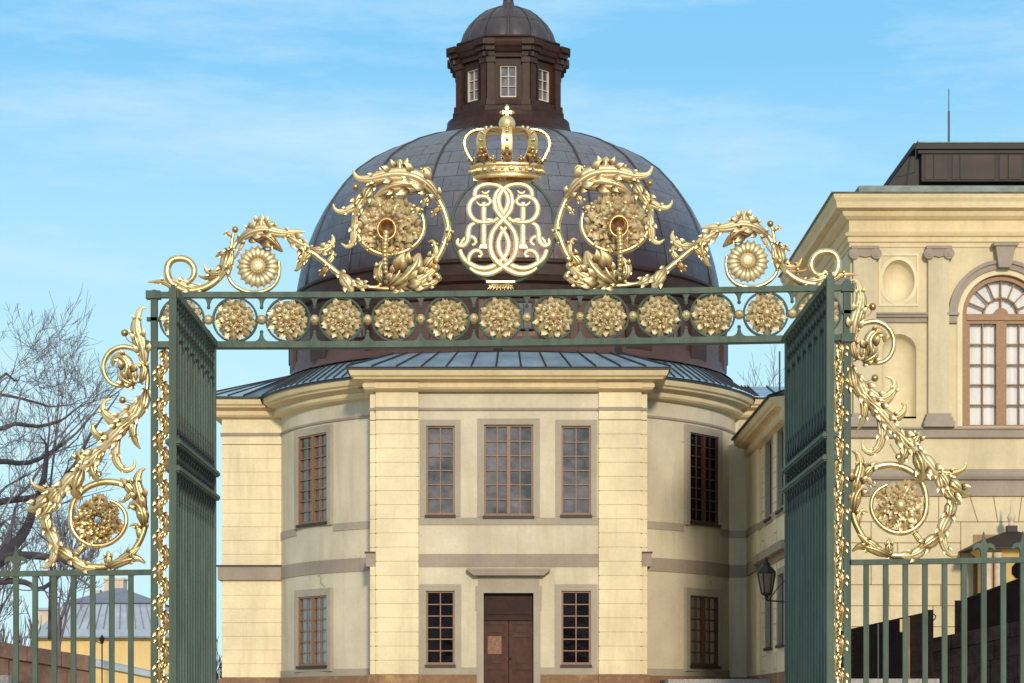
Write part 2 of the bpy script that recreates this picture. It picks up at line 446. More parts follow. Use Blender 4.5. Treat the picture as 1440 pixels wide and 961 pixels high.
# ------------------------------------------------------------------ ground
def gz(y):
    t = min(1, max(0, (y - 19) / 49.0)); t = t*t*(3-2*t)
    return 2.2 * t
g = MB()
ys = [-400, -120, -40, 0, 10, 17] + [19 + 3.5*i for i in range(15)] + [75, 100, 160, 300, 900]
xs = [-600, -200, -80, -40, -20, -10, -5, 0, 5, 10, 20, 40, 80, 200, 600]
g.grid([[(x, y, gz(y)) for x in xs] for y in ys])
tag(g.build('ground', M['ground'], smooth=True), kind='structure')
hl = MB(); rows = []
for y, zz in ((-118, 0.0), (-122, 0.75), (-128, 1.0), (-190, 1.1), (-260, 1.0)):
    rows.append([(x, y + 0.0006*x*x, -1 + zz*(8.5 + 2.5*math.sin(x*0.031) + 2.0*math.sin(x*0.083+1) + 1.6*math.sin(x*0.21))) for x in range(-420, 421, 6)])
hl.grid(rows)
tag(hl.build('reflection_ridge', plain('reflection_ridge_brown', (0.030,0.026,0.018), 0.95, var=0.7, scale=0.4, spec=0.1), smooth=True), kind='structure')  # unseen dark ridge behind the camera, added to darken gold and glass reflections
k = MB(); k.box(5.3, 8.74, 73.5, 83.0, 2.0, 2.64)
tag(k.build('pavement', M['granite']), 'pale gravel terrace strip in front of the church plinth', kind='structure')

# ------------------------------------------------------------------ generic windows
def basis(c, ang):
    """local frame on a wall: c = (x, y) on the face, ang = outward direction angle from -y"""
    out = (math.sin(ang), -math.cos(ang)); ux = (math.cos(ang), math.sin(ang))
    return out, ux
def P3(c, ang, u, d, z):
    """u along wall, d outward"""
    out, ux = basis(c, ang)
    return (c[0] + ux[0]*u + out[0]*d, c[1] + ux[1]*u + out[1]*d, z)
def wbox(mb, c, ang, u0, u1, d0, d1, z0, z1):
    P = [P3(c, ang, u, d, z) for z in (z0, z1) for u, d in ((u0,d1),(u1,d1),(u1,d0),(u0,d0))]
    mb.add(P, [(0,3,2,1),(4,5,6,7),(0,1,5,4),(1,2,6,5),(2,3,7,6),(3,0,4,7)])
def window(parent, c, ang, w, z0, z1, cols, rows, trim=0.22, tw=None, depth=0.28, trim_mat='greytrim', frame_mat='frame',
           pane='pane', curtain=False, casement=True, proud=0.035, sill=True, bar=0.035, bottom_trim=0.0, e=0.06):
    h = w/2
    s = MB()
    tw = tw or trim
    z0t = z0 - bottom_trim
    wbox(s, c, ang, -h-tw, -h, -depth, proud, z0t, z1)
    wbox(s, c, ang, h, h+tw, -depth, proud, z0t, z1)
    wbox(s, c, ang, -h-tw, h+tw, -depth, proud, z1, z1+trim)
    if bottom_trim: wbox(s, c, ang, -h, h, -depth, proud, z0t, z0)
    win = s.build('window', M[trim_mat], parent)
    f = MB()
    d1 = -depth + 0.16; d0 = -depth + 0.04
    wbox(f, c, ang, -h, -h+e, d0, d1, z0, z1); wbox(f, c, ang, h-e, h, d0, d1, z0, z1)
    wbox(f, c, ang, -h+e, h-e, d0, d1, z0, z0+e*1.3); wbox(f, c, ang, -h+e, h-e, d0, d1, z1-e, z1)
    if casement: wbox(f, c, ang, -0.055, 0.055, d0, d1+0.02, z0+e*1.3, z1-e)
    za, zb = z0+e*1.3, z1-e
    for i in range(1, rows):
        z = za + (zb-za)*i/rows
        wbox(f, c, ang, -h+e, h-e, d0+0.04, d1-0.03, z-bar/2, z+bar/2)
    for i in range(1, cols):
        if casement and i*2 == cols: continue
        u = -h+e + (2*h-2*e)*i/cols
        wbox(f, c, ang, u-bar/2, u+bar/2, d0+0.04, d1-0.035, za, zb)
    f.build('frame', M[frame_mat], win)
    q = MB(); dp = d0 + 0.02
    q.add([P3(c,ang,-h+e,dp,za), P3(c,ang,h-e,dp,za), P3(c,ang,h-e,dp,zb), P3(c,ang,-h+e,dp,zb)], [(0,1,2,3)])
    q.build('pane', M['glass'] if curtain else M[pane], win)
    if curtain:
        q = MB(); n = 40
        rows_ = []
        for z in (za-0.02, zb+0.02):
            rows_.append([P3(c, ang, -h+0.03+(2*h-0.06)*i/n, -depth+0.025+0.010*math.sin(i*1.9)+0.006*math.sin(i*0.7), z) for i in range(n+1)])
        q.grid(rows_); q.build('curtain', M['curtain'], win, smooth=True)
    if sill:
        q = MB(); wbox(q, c, ang, -h-0.04, h+0.04, -depth+0.02, proud+0.07, z0-0.09, z0); q.build('sill', M['sill'], win)
    return win

def wall_cells(mb, us, zs, holes, mp, du):
    """wall sheet with rectangular openings; mp(u, z) gives the point"""
    us = sorted(set(us + [h[0] for h in holes] + [h[1] for h in holes])); zs = sorted(set(zs + [h[2] for h in holes] + [h[3] for h in holes]))
    for a, b in zip(us, us[1:]):
        for z0, z1 in zip(zs, zs[1:]):
            cu, cz = (a+b)/2, (z0+z1)/2
            if any(h[0] < cu < h[1] and h[2] < cz < h[3] for h in holes): continue
            n = max(1, int(abs(b-a)/du))
            mb.grid([[mp(a+(b-a)*i/n, z) for i in range(n+1)] for z in (z0, z1)])
# ------------------------------------------------------------------ the domed church
C0 = (0.1, 84.0); ZB = 2.2
church = thing('domed_church', 'round yellow church with copper dome and lantern standing behind the open gate', 'church', (C0[0], C0[1], ZB))
RW = 8.5                                     # radius of the curved wall
BX, BY = 4.42, -9.0                          # half width and front of the flat bay (local)
def L(x, y): return (C0[0]+x, C0[1]+y)
def arc(a0, a1, r, n=20):
    return [L(r*math.sin(a0+(a1-a0)*i/n), -r*math.cos(a0+(a1-a0)*i/n)) for i in range(n+1)]
TB = math.asin(BX/RW); TA = math.asin(8.26/RW); WA = R(53.7)
ZC = 12.1                                    # underside of cornice
# curved wall sheets with window openings
w = MB()
hw = 0.97/RW
for sgn in (-1, 1):
    holes = [(sgn*WA-hw-0.0, sgn*WA+hw, 8.17, 11.28), (sgn*WA-hw, sgn*WA+hw, 3.18, 5.62)]
    a0, a1 = (-TA, -TB) if sgn < 0 else (TB, R(100))
    wall_cells(w, [a0, a1], [3.02, ZC+0.3], holes, lambda u, z: (C0[0]+RW*math.sin(u), C0[1]-RW*math.cos(u), z), 0.03)
# bay front
holes = [(-2.75,-1.80,8.13,11.1), (-0.82,0.82,8.10,11.14), (1.76,2.74,8.13,11.1), (-2.75,-1.80,3.14,5.6), (1.76,2.74,3.14,5.6), (-0.83,0.83,ZB,5.53)]
wall_cells(w, [-3.02, 3.02], [ZB, ZC+0.3], holes, lambda u, z: (C0[0]+u, C0[1]+BY+0.12, z), 9)
# bay side returns
for s_ in (-1, 1):
    x = C0[0]+s_*(BX+0.18)
    w.add([(x, C0[1]+BY+0.45, ZB), (x, C0[1]-6.9, ZB), (x, C0[1]-6.9, ZC+0.3), (x, C0[1]+BY+0.45, ZC+0.3)], [(0,1,2,3)])
wall_cells(w, [R(100), R(360)-TA], [2.0, ZC+0.3], [], lambda u, z: (C0[0]+RW*math.sin(u), C0[1]-RW*math.cos(u), z), 0.06)
w.build('wall', M['stucco'], church)

# rusticated corner piers: stacked courses over a recessed core
def courses(mb, x0, x1, y0, y1, z0, z1, step, gap=0.028, rec=0.03):
    n = max(1, round((z1-z0)/step)); h = (z1-z0)/n
    for i in range(n):
        mb.box(x0, x1, y0, y1, z0+i*h+gap/2, z0+(i+1)*h-gap/2)
    mb.box(x0+rec, x1-rec, y0+rec, y1-rec*0.5, z0, z1)
for s_ in (-1, 1):
    p = MB()
    a, b_ = sorted((s_*3.0, s_*BX))
    courses(p, C0[0]+a, C0[0]+b_, C0[1]+BY, C0[1]+BY+0.6, 2.81, 11.28, 0.481)
    p.box(C0[0]+a, C0[0]+b_, C0[1]+BY-0.01, C0[1]+BY+0.6, 11.30, ZC+0.2)
    a, b_ = sorted((s_*BX, s_*(BX+0.2)))
    courses(p, C0[0]+a, C0[0]+b_, C0[1]+BY+0.16, C0[1]+BY+0.7, 2.81, 11.28, 0.481)
    p.box(C0[0]+a, C0[0]+b_, C0[1]+BY+0.15, C0[1]+BY+0.7, 11.30, ZC+0.2)
    p.build('corner_pier', M['yellow'], church)
# left arm
AXL, AXR, AY0, AY1 = -10.42, -8.22, -2.0, 2.5
p = MB()
courses(p, C0[0]+AXL, C0[0]+AXR, C0[1]+AY0, C0[1]+AY1, 2.81, 11.28, 0.488)
p.box(C0[0]+AXL, C0[0]+AXR, C0[1]+AY0-0.01, C0[1]+AY1, 11.30, ZC+0.2)
p.build('side_arm_pier', M['yellow'], church)

q = MB(); q.box(C0[0]+8.22, C0[0]+14.0, C0[1]+AY0, C0[1]+AY1, 2.0, ZC+0.3); q.build('side_arm_wall', M['stucco'], church)
# bands
tr = MB(); tb = MB(); pl = MB(); mo = MB()
for sgn in (-1, 1):
    a0, a1 = (-TA, -TB-0.02) if sgn < 0 else (TB+0.02, R(98))
    path = arc(a0, a1, RW, 24)
    mo.sweep(path, [(-0.05,11.60),(0.03,11.60),(0.05,11.63),(0.05,11.69),(-0.05,11.71)])
    tb.sweep(path, [(-0.05,6.38),(0.03,6.38),(0.03,6.84),(-0.05,6.84)])
    tr.sweep(path, [(-0.05,2.80),(0.028,2.80),(0.028,3.05),(-0.05,3.05)])
    pl.sweep(path, [(-0.05,ZB-0.6),(0.10,ZB-0.6),(0.10,2.78),(0.06,2.81),(-0.05,2.81)])
    # sill band either side of the window
    for b0, b1 in (((a0, sgn*WA-hw-0.03), (sgn*WA+hw+0.03, a1))):
        tr.sweep(arc(b0, b1, RW, 10), [(-0.05,7.82),(0.027,7.82),(0.027,8.08),(-0.05,8.08)])
yb = C0[1]+BY
tb.box(C0[0]-3.0, C0[0]+3.0, yb+0.09, yb+0.2, 6.40, 6.83)
tr.box(C0[0]-3.0, C0[0]+3.0, yb+0.085, yb+0.2, 7.80, 8.04)
for a, b_ in ((-3.0,-1.06),(1.06,3.0)):
    tr.box(C0[0]+a, C0[0]+b_, yb+0.088, yb+0.2, 2.81, 3.05)
    pl.box(C0[0]+a, C0[0]+b_, yb+0.02, yb+0.3, ZB-0.6, 2.81)
for s_ in (-1, 1):
    a, b_ = sorted((s_*3.0, s_*(BX+0.08))); pl.box(C0[0]+a, C0[0]+b_, yb-0.07, yb+0.6, ZB-0.6, 2.80)
    a, b_ = sorted((s_*(BX+0.08), s_*(BX+0.28))); pl.box(C0[0]+a, C0[0]+b_, yb+0.09, yb+2.0, ZB-0.6, 2.805)
    # belt returns beside the bay
    a, b_ = sorted((s_*(BX+0.02), s_*(BX+0.34))); tb.box(C0[0]+a, C0[0]+b_, yb+0.14, yb+1.7, 6.42, 6.86)
pl.box(C0[0]+AXL-0.08, C0[0]+AXR+0.04, C0[1]+AY0-0.08, C0[1]+AY1, ZB-0.6, 2.80)
armb = MB(); armb.box(C0[0]+AXL-0.14, C0[0]+AXR-0.01, C0[1]+AY0-0.14, C0[1]+AY1, 6.36, 6.84)
armb.build('belt_block', M['mauve'], church)
cap = MB(); cap.box(C0[0]+AXL-0.19, C0[0]+AXR+0.02, C0[1]+AY0-0.19, C0[1]+AY1, 6.843, 6.90)
for s_ in (-1, 1):
    a, b_ = sorted((s_*(BX+0.02), s_*(BX+0.38))); cap.box(C0[0]+a, C0[0]+b_, yb+0.11, yb+1.7, 6.863, 6.91)
cap.build('belt_flashing', M['sill'], church)
mo.box(C0[0]-BX-0.22, C0[0]+BX+0.22, yb+0.11, yb+0.8, 11.605, 11.70)
for s_ in (-1, 1):
    a, b_ = sorted((s_*2.98, s_*(BX+0.04))); mo.box(C0[0]+a, C0[0]+b_, yb-0.05, yb+0.3, 11.60, 11.71)
mo.box(C0[0]-2.98, C0[0]+2.98, yb+0.065, yb+0.3, 11.61, 11.69)
mo.box(C0[0]+AXL-0.05, C0[0]+AXR+0.02, C0[1]+AY0-0.06, C0[1]+AY1, 11.60, 11.71)
tr.build('sill_band', M['greytrim'], church); tb.build('belt_course', M['mauve'], church)
pl.build('plinth', M['plinth'], church); mo.build('frieze_moulding', M['mauve'], church)

# cornice following the whole outline
prof = [(0.0,12.08),(0.05,12.10),(0.24,12.14),(0.31,12.22),(0.32,12.34),(0.27,12.40),(0.30,12.46),(0.40,12.50),(0.58,12.50),(0.60,12.56),(0.70,12.62),(0.74,12.74),(0.76,12.84),(0.0,12.92)]
prof = [(o, 12.92-(12.92-z)*0.84) for o, z in prof]
path = [L(AXL, AY1), L(AXL, AY0)] + [L(AXR+0.02, AY0)] + arc(-TA+0.03, -TB-0.03, RW, 20) + [L(-BX-0.1, -7.0)]
cs = MB(); cs.sweep(path, prof)
cs.sweep([L(-BX-0.1, -6.8), L(-BX-0.1, BY), L(BX+0.1, BY), L(BX+0.1, -6.8)], prof)
rpath = [L(BX+0.1, -7.0)] + arc(TB+0.03, TA-0.03, RW, 20) + [L(8.22, AY0), L(14.0, AY0)]
cs.sweep(rpath, prof)
# pilaster breaks in the cornice over the bay piers
for s_ in (-1, 1):
    a, b_ = sorted((s_*3.0, s_*BX))
    cs.box(C0[0]+a, C0[0]+b_, yb-0.31, yb, 12.29, 12.49)
cs.build('cornice', M['cornice'], church)
ee = MB()
ep = [(0.0,12.925),(0.78,12.845),(0.83,12.85),(0.83,12.90),(0.0,12.99)]
ee.sweep(path, ep); ee.sweep([L(-BX-0.1, -6.8), L(-BX-0.1, BY), L(BX+0.1, BY), L(BX+0.1, -6.8)], ep); ee.sweep(rpath, ep)
ee.build('eave_edge', M['roofseam'], church)

# sheet roof from the eaves up to the drum, with standing seams
RD, ZR = 8.02, 13.80
OV = 0.81
def eave_out():
    q = []
    def line(p0, p1, n):
        for i in range(n): q.append((p0[0]+(p1[0]-p0[0])*i/n, p0[1]+(p1[1]-p0[1])*i/n))
    ro = RW+OV
    line((AXL-OV, AY1+OV), (AXL-OV, AY0-OV), 5); line((AXL-OV, AY0-OV), (-9.0, AY0-OV), 4)
    a_s = math.asin(9.0/ro); a_e = math.asin((BX+0.1+OV)/ro)
    for i in range(16):
        a = -(a_s + (a_e-a_s)*i/16); q.append((ro*math.sin(a), -ro*math.cos(a)))
    xb = BX+0.1+OV
    line((-xb, BY+1.35), (-xb, BY-OV), 2); line((-xb, BY-OV), (xb, BY-OV), 13); line((xb, BY-OV), (xb, BY+1.35), 2)
    for i in range(16):
        a = a_e + (a_s-a_e)*i/16; q.append((ro*math.sin(a), -ro*math.cos(a)))
    line((9.0, AY0-OV), (14.0, AY0-OV), 7); q.append((14.0, AY0-OV))
    return q
eo = eave_out()
def inner(p):
    if p[0] > 8.6: return (p[0], 0.8)
    a = math.atan2(p[0], -p[1]); return (RD*math.sin(a), -RD*math.cos(a))
rows = [[], []]; sm = MB()
for i, p in enumerate(eo):
    q = inner(p)
    a = Vector((C0[0]+p[0], C0[1]+p[1], 12.93)); b_ = Vector((C0[0]+q[0], C0[1]+q[1], ZR))
    rows[0].append(a); rows[1].append(b_)
    sm.tube([a + Vector((0,0,0.03)), (a+b_)/2 + Vector((0,0,0.03)), b_ + Vector((0,0,0.03))], 0.032, 4)
rf = MB(); rf.grid(rows); roof = rf.build('roof', M['roof'], church)
sm.build('standing_seam', M['roofseam'], roof)
fl = MB(); fl.lathe([(RD+0.34, ZR-0.12), (RD+0.10, ZR+0.06), (RD+0.02, ZR+0.40), (RD, ZR+0.44)], (C0[0], C0[1], 0), 96)
fl.build('drum_flashing', M['drum'], church, smooth=True)

# drum
d = MB(); d.lathe([(RD-0.03, 12.6), (RD-0.03, 16.1)], (C0[0], C0[1], 0), 96, us=8.0)
d.build('drum', M['drum'], church, smooth=True, uv=True)
for i in range(16):                        # pilaster strips and panels
    a = R(11.25 + 22.5*i); q = MB()
    for k_, (u0, u1, dd) in enumerate(((-0.55, 0.55, 0.12),)):
        wbox(q, L((RD-0.05)*math.sin(a), -(RD-0.05)*math.cos(a)), a, u0, u1, -0.1, dd, ZR+0.2, 15.55)
    q.build('drum_pilaster', M['brownlight'], church)
ring = MB()
ring.lathe([(RD-0.05,15.5),(RD+0.10,15.55),(RD+0.12,15.75),(RD+0.05,15.80),(RD+0.08,16.0),(RD+0.26,16.08),(RD+0.30,16.22),(RD+0.12,16.30),(RD-0.08,16.36),(RD-0.12,16.72),(RD-0.05,16.78),(RD-0.05,16.86),(RD-0.16,16.92)], (C0[0], C0[1], 0), 96)
ring.build('drum_cornice', M['brown'], church, smooth=True, angle=35)
for a_ in (-38.5, 3.6+0, 45, -90, 90, 135, -135, 180):
    a = R(a_); c = L((RD+0.0)*math.sin(a), -(RD+0.0)*math.cos(a))
    window(church, c, a, 0.62, 14.45, 15.4, 2, 2, 0.07, depth=0.02, trim_mat='brown', frame_mat='brownlight', pane='paneblue', casement=False, sill=False, proud=0.10, bar=0.02, e=0.03)

# dome
dp = [(7.86,16.85),(7.80,17.4),(7.66,18.05),(7.46,18.7),(7.2,19.35),(6.86,20.0),(6.42,20.65),(5.88,21.25),(5.25,21.72),(4.5,22.12),(3.65,22.45),(2.9,22.66),(2.3,22.8)]
d = MB(); d.lathe(dp, (C0[0], C0[1], 0), 128, us=7.486); d.build('dome', M['dome'], church, smooth=True, uv=True)
for i in range(16):
    a = R(22.5*i + 0.0); q = MB()
    q.tube([(C0[0]+(r+0.02)*math.sin(a), C0[1]-(r+0.02)*math.cos(a), z) for r, z in dp], 0.04, 5)
    q.build('dome_rib', M['rib'], church, smooth=True)

# lantern
lan = MB()
lan.lathe([(2.80,22.62),(2.62,22.76),(2.42,22.98),(2.30,23.25),(2.28,23.42),(2.05,23.5)], (C0[0], C0[1], 0), 64)
def octa(r, rot=22.5): return [L(r*math.sin(R(rot+45*i)), -r*math.cos(R(rot+45*i))) for i in range(8)]
ap = 1.82; rc = ap/math.cos(R(22.5))
ring2 = octa(rc)[::-1]
def octring(prof):
    lan.sweep([octa(1.0)[i] for i in range(8)], [(r-1.0*math.cos(R(22.5)), z) for r, z in prof], closed=True)
octring([(2.05,23.45),(2.05,23.62),(1.98,23.70),(1.94,23.88),(ap,23.9)])
lantern = lan.build('lantern', M['brown'], church)
body = MB()
for i in range(8):
    a = R(45*i); c = L(ap*math.sin(a), -ap*math.cos(a)); hwid = ap*math.tan(R(22.5))
    hs = [(-0.29, 0.29, 23.98, 25.12)]
    wall_cells(body, [-hwid, hwid], [23.85, 25.45], hs, lambda u, z, c=c, a=a: P3(c, a, u, 0, z), 9)
    wn = window(lantern, c, a, 0.58, 23.98, 25.12, 2, 3, 0.07, depth=0.16, trim_mat='brown', frame_mat='framewhite', pane='paneblue', casement=False, sill=False, proud=0.05, bar=0.024, e=0.032)
body.build('lantern_wall', M['brown'], lantern)
for i in range(8):                          # raised corner pilasters on both faces of each corner
    q = MB(); t = hwid
    for sg in (-1, 1):
        a = R(45*i); c = L(ap*math.sin(a), -ap*math.cos(a))
        u0, u1 = sorted((sg*(t+0.02), sg*(t-0.24)))
        wbox(q, c, a, u0, u1, -0.05, 0.12, 23.72, 25.45)
        u0, u1 = sorted((sg*(t+0.05), sg*(t-0.28)))
        wbox(q, c, a, u0, u1, -0.05, 0.19, 23.5, 23.86)
        wbox(q, c, a, u0, u1, -0.05, 0.17, 25.22, 25.44)
    q.build('lantern_pilaster', M['brownlight'], lantern)
en = MB()
oc = [octa(1.0)[i] for i in range(8)]; k0 = math.cos(R(22.5))
en.sweep(oc, [(r-k0, z) for r, z in [(ap-0.05,25.40),(1.95,25.42),(1.97,25.55),(2.05,25.60),(2.12,25.72),(2.18,25.78),(2.22,25.92),(2.22,25.98),(1.92,26.05),(1.88,26.14),(1.92,26.18),(1.90,26.24),(1.5,26.3)]], closed=True)
for i in range(8):                          # cornice breaks forward over the corners
    t = hwid
    for sg in (-1, 1):
        a = R(45*i); c = L(ap*math.sin(a), -ap*math.cos(a))
        u0, u1 = sorted((sg*(t+0.18), sg*(t-0.26)))
        wbox(en, c, a, u0, u1, -0.05, 0.22, 25.43, 25.62)
        wbox(en, c, a, u0, u1, -0.05, 0.34, 25.62, 25.80)
        wbox(en, c, a, u0, u1, -0.05, 0.47, 25.80, 26.0)
en.build('lantern_cornice', M['brown'], lantern)
cu = MB()
cpf = [(1.83,26.16),(1.80,26.42),(1.70,26.72),(1.52,27.02),(1.26,27.30),(0.94,27.53),(0.62,27.67),(0.36,27.74),(0.26,27.79),(0.2,28.0),(0.17,28.3),(0.24,28.5),(0.3,28.7),(0.18,28.9),(0.12,29.1)]
cu.lathe(cpf, (C0[0], C0[1], 0), 120, us=1.8, mod=lambda a, r, z: 1 - (0.045*(1-abs(math.sin(a*6)))**2.0 if r > 0.4 else 0))
cu.build('cupola', M['cupola'], church, smooth=True, uv=True)
for i in range(12):
    a = R(30*i); q = MB()
    q.tube([(C0[0]+r*0.965*math.sin(a), C0[1]-r*0.965*math.cos(a), z+0.01) for r, z in cpf[:8]], 0.04, 4)
    q.build('cupola_rib', M['rib'], church)

# church windows
for sgn in (-1, 1):
    a = sgn*WA; c = L(RW*math.sin(a), -RW*math.cos(a))
    dark = sgn > 0
    window(church, c, a, 1.92, 8.17, 11.28, 4, 8, 0.25, depth=0.15, frame_mat='framedark' if dark else 'frame', pane='pane' if dark else 'paneblue', bottom_trim=0.12)
    window(church, c, a, 1.92, 3.18, 5.62, 4, 6, 0.25, depth=0.15, frame_mat='framedark' if dark else 'frame', curtain=True, bottom_trim=0.2)
cb = L(0, BY+0.12)
for x0, x1 in ((-2.75,-1.80),(1.76,2.74)):
    c = (cb[0]+(x0+x1)/2, cb[1])
    window(church, c, 0, x1-x0, 8.13, 11.1, 2, 6, 0.2, pane='paneblue', casement=False, bottom_trim=0.06, depth=0.22)
    window(church, c, 0, x1-x0, 3.14, 5.6, 2, 6, 0.22, pane='pane', casement=False, bottom_trim=0.1, depth=0.22, frame_mat='frame')
window(church, cb, 0, 1.64, 8.10, 11.14, 4, 6, 0.2, tw=0.22, pane='paneblue', bottom_trim=0.05, depth=0.22)

for th, pts in ((-51.5, [(0,6.28),(0.10,6.33),(0.20,6.22),(0.16,6.08),(0.30,5.98),(0.42,5.92)]), (-49, [(0,9.55),(0.25,9.56)]), (56, [(0,6.1),(0.12,6.2),(0.2,6.05)]), (45, [(0.0,10.9),(0.3,10.95)])):
    q = MB(); a = R(th)
    q.tube([(C0[0]+(RW+0.004)*math.sin(a+u/RW), C0[1]-(RW+0.004)*math.cos(a+u/RW), z) for u, z in pts], 0.012, 4)
    q.build('wall_crack', M['joint'], church)
# church door
q = MB()
for s_ in (-1, 1):
    u0, u1 = sorted((s_*0.83, s_*1.06)); wbox(q, cb, 0, u0, u1, -0.35, 0.06, ZB, 5.53)
    u0, u1 = sorted((s_*1.06, s_*1.10)); wbox(q, cb, 0, u0, u1, -0.1, 0.055, 4.95, 5.76)
wbox(q, cb, 0, -1.06, 1.06, -0.35, 0.063, 5.53, 5.76)
wbox(q, cb, 0, -1.02, 1.02, -0.1, 0.04, 5.76, 6.10)
door = q.build('door', M['greytrim'], church)
q = MB(); wbox(q, cb, 0, -0.84, 0.84, -0.40, -0.33, ZB, 5.54); q.build('door_back', M['doordark'], door)
q = MB()
q.poly_y([(C0[0]-1.16,6.10),(C0[0]+1.16,6.10),(C0[0]+1.38,6.27),(C0[0]+1.40,6.33),(C0[0]-1.40,6.33),(C0[0]-1.38,6.27)], cb[1]-0.36, cb[1]+0.1)
q.build('door_hood', M['mauve'], door)
q = MB(); wbox(q, cb, 0, -0.80, 0.80, -0.30, -0.24, 4.72, 5.50); wbox(q, cb, 0, -0.70, 0.70, -0.25, -0.20, 4.82, 5.38); wbox(q, cb, 0, -0.82, 0.82, -0.3, -0.16, 4.62, 4.73)
q.build('transom_panel', M['doordark'], door)
for s_ in (-1, 1):
    q = MB(); u0, u1 = sorted((s_*0.015, s_*0.815))
    wbox(q, cb, 0, u0, u1, -0.32, -0.26, ZB, 4.61)
    for (a, b_) in ((0.015, 0.13), (0.70, 0.815)):
        v0, v1 = sorted((s_*a, s_*b_)); wbox(q, cb, 0, v0, v1, -0.27, -0.225, ZB, 4.61)
    v0, v1 = sorted((s_*0.13, s_*0.70))
    for z0, z1 in ((4.48,4.61),(4.06,4.16),(2.98,3.10),(ZB,2.36)):
        wbox(q, cb, 0, v0, v1, -0.27, -0.228, z0, z1)
    v0, v1 = sorted((s_*0.22, s_*0.62))
    wbox(q, cb, 0, v0, v1, -0.27, -0.235, 3.18, 3.98); wbox(q, cb, 0, v0, v1, -0.27, -0.235, 4.22, 4.42); wbox(q, cb, 0, v0, v1, -0.27, -0.235, 2.42, 2.92)
    q.build('door_leaf', M['door'], door)
q = MB(); wbox(q, cb, 0, -0.70, -0.24, -0.23, -0.205, 3.50, 4.10); q.build('notice', M['notice'], door)
q = MB(); q.sphere(P3(cb, 0, 0.06, -0.18, 3.35), 0.035); q.build('door_handle', M['iron'], door)

# ------------------------------------------------------------------ connecting wing (its left wall faces the court)
XW = 8.75
wing = thing('palace_wing', 'two storey yellow wing joining the church to the palace, seen at a steep angle', 'building', (XW, 75.0, 2.2))
YN, YF = 69.2, 88.0
wy = lambda px: XW*F/(px-CX)
hs = []
wins = [(75.3*1.0234, 73.4*1.0234), (70.95*1.0234, 68.95*1.0234+0.0)]
wh = [(73.9, 75.6), (70.7, 72.3)]
for a, b_ in wh: hs += [(a, b_, 7.98, 10.55), (a, b_, 3.7, 5.95)]
q = MB(); wall_cells(q, [YN, YF], [2.2, 11.0], hs, lambda u, z: (XW, u, z), 99)
q.build('wall', plaster('wing_limewash', (0.82, 0.71, 0.50), 0.12, stain_amt=0.5), wing)
q = MB(); jn = MB()
for y0, y1 in ((76.0, 76.9), (72.55, 73.55), (69.6, 70.4)):
    for i in range(int((10.5-2.9)/0.49)):
        z = 2.95 + 0.49*i
        q.box(XW-0.035, XW+0.1, y0, y1, z+0.016, z+0.474)
q.build('rusticated_strip', M['yellow'], wing)
q = MB(); q.box(XW-0.11, XW+0.1, 77.6, 82.5, 2.81, 11.0); q.build('end_pier', M['yellow'], wing)
q = MB(); q.box(XW-0.06, XW+0.1, YN, 77.59, 6.40, 6.84); q.box(XW-0.30, XW+0.1, YN, 77.4, 6.60, 6.86); q.box(XW-0.2, XW+0.1, 77.4, 80, 6.4, 6.83)
q.build('belt_course', M['mauve'], wing)
q = MB(); q.box(XW-0.05, XW+0.1, YN, 77.59, 7.82, 8.06); q.box(XW-0.14, XW+0.1, 77.59, 81, 7.82, 8.06); q.build('sill_band', M['greytrim'], wing)
q = MB(); q.box(XW-0.14, XW+0.1, YN, 83, 1.6, 2.82); q.build('plinth', M['plinth'], wing)
wp = [(XW, 80.3), (XW, YN)]
q = MB(); q.sweep(wp, [(o*0.85, z-1.62) for o, z in prof]); q.build('cornice', M['cornice'], wing)
q = MB(); q.sweep(wp, [(o*0.87, z-1.62) for o, z in ep]); q.build('eave_edge', M['roofseam'], wing)
q = MB(); q.grid([[(XW-0.7, 80.3, 11.31), (XW-0.7, YN, 11.31)], [(XW+5, 80.3, 13.2), (XW+5, YN, 13.2)]]); q.build('roof', M['roof'], wing)
for a, b_ in wh:
    for z0, z1, rw in ((7.98, 10.55, 7), (3.7, 5.95, 6)):
        window(wing, (XW, (a+b_)/2), R(-90), b_-a, z0, z1, 4, rw, 0.2, frame_mat='framedark', pane='pane', bottom_trim=0.05)
q = MB(); q.tube([(XW+0.55, 76.5, 11.6), (XW+0.55, 76.5, 13.8)], 0.03, 5); q.build('vent_pipe', M['iron'], wing)

# infill wall added so the unlit wedge beside the curved church wall stays lighter
q = MB(); q.box(7.85, XW-0.111, 80.9, 82.2, 2.0, 11.2); q.build('added_corner_infill', M['stucco'], wing)
q = MB(); q.box(7.84, XW-0.112, 80.86, 80.95, 6.40, 6.83); q.build('added_corner_belt', M['mauve'], wing)
q = MB(); q.box(7.84, XW-0.112, 80.87, 80.95, 7.82, 8.06); q.build('added_corner_sill_band', M['greytrim'], wing)
q = MB(); q.box(7.84, XW-0.112, 80.84, 80.95, 2.0, 2.81); q.build('added_corner_plinth', M['plinth'], wing)
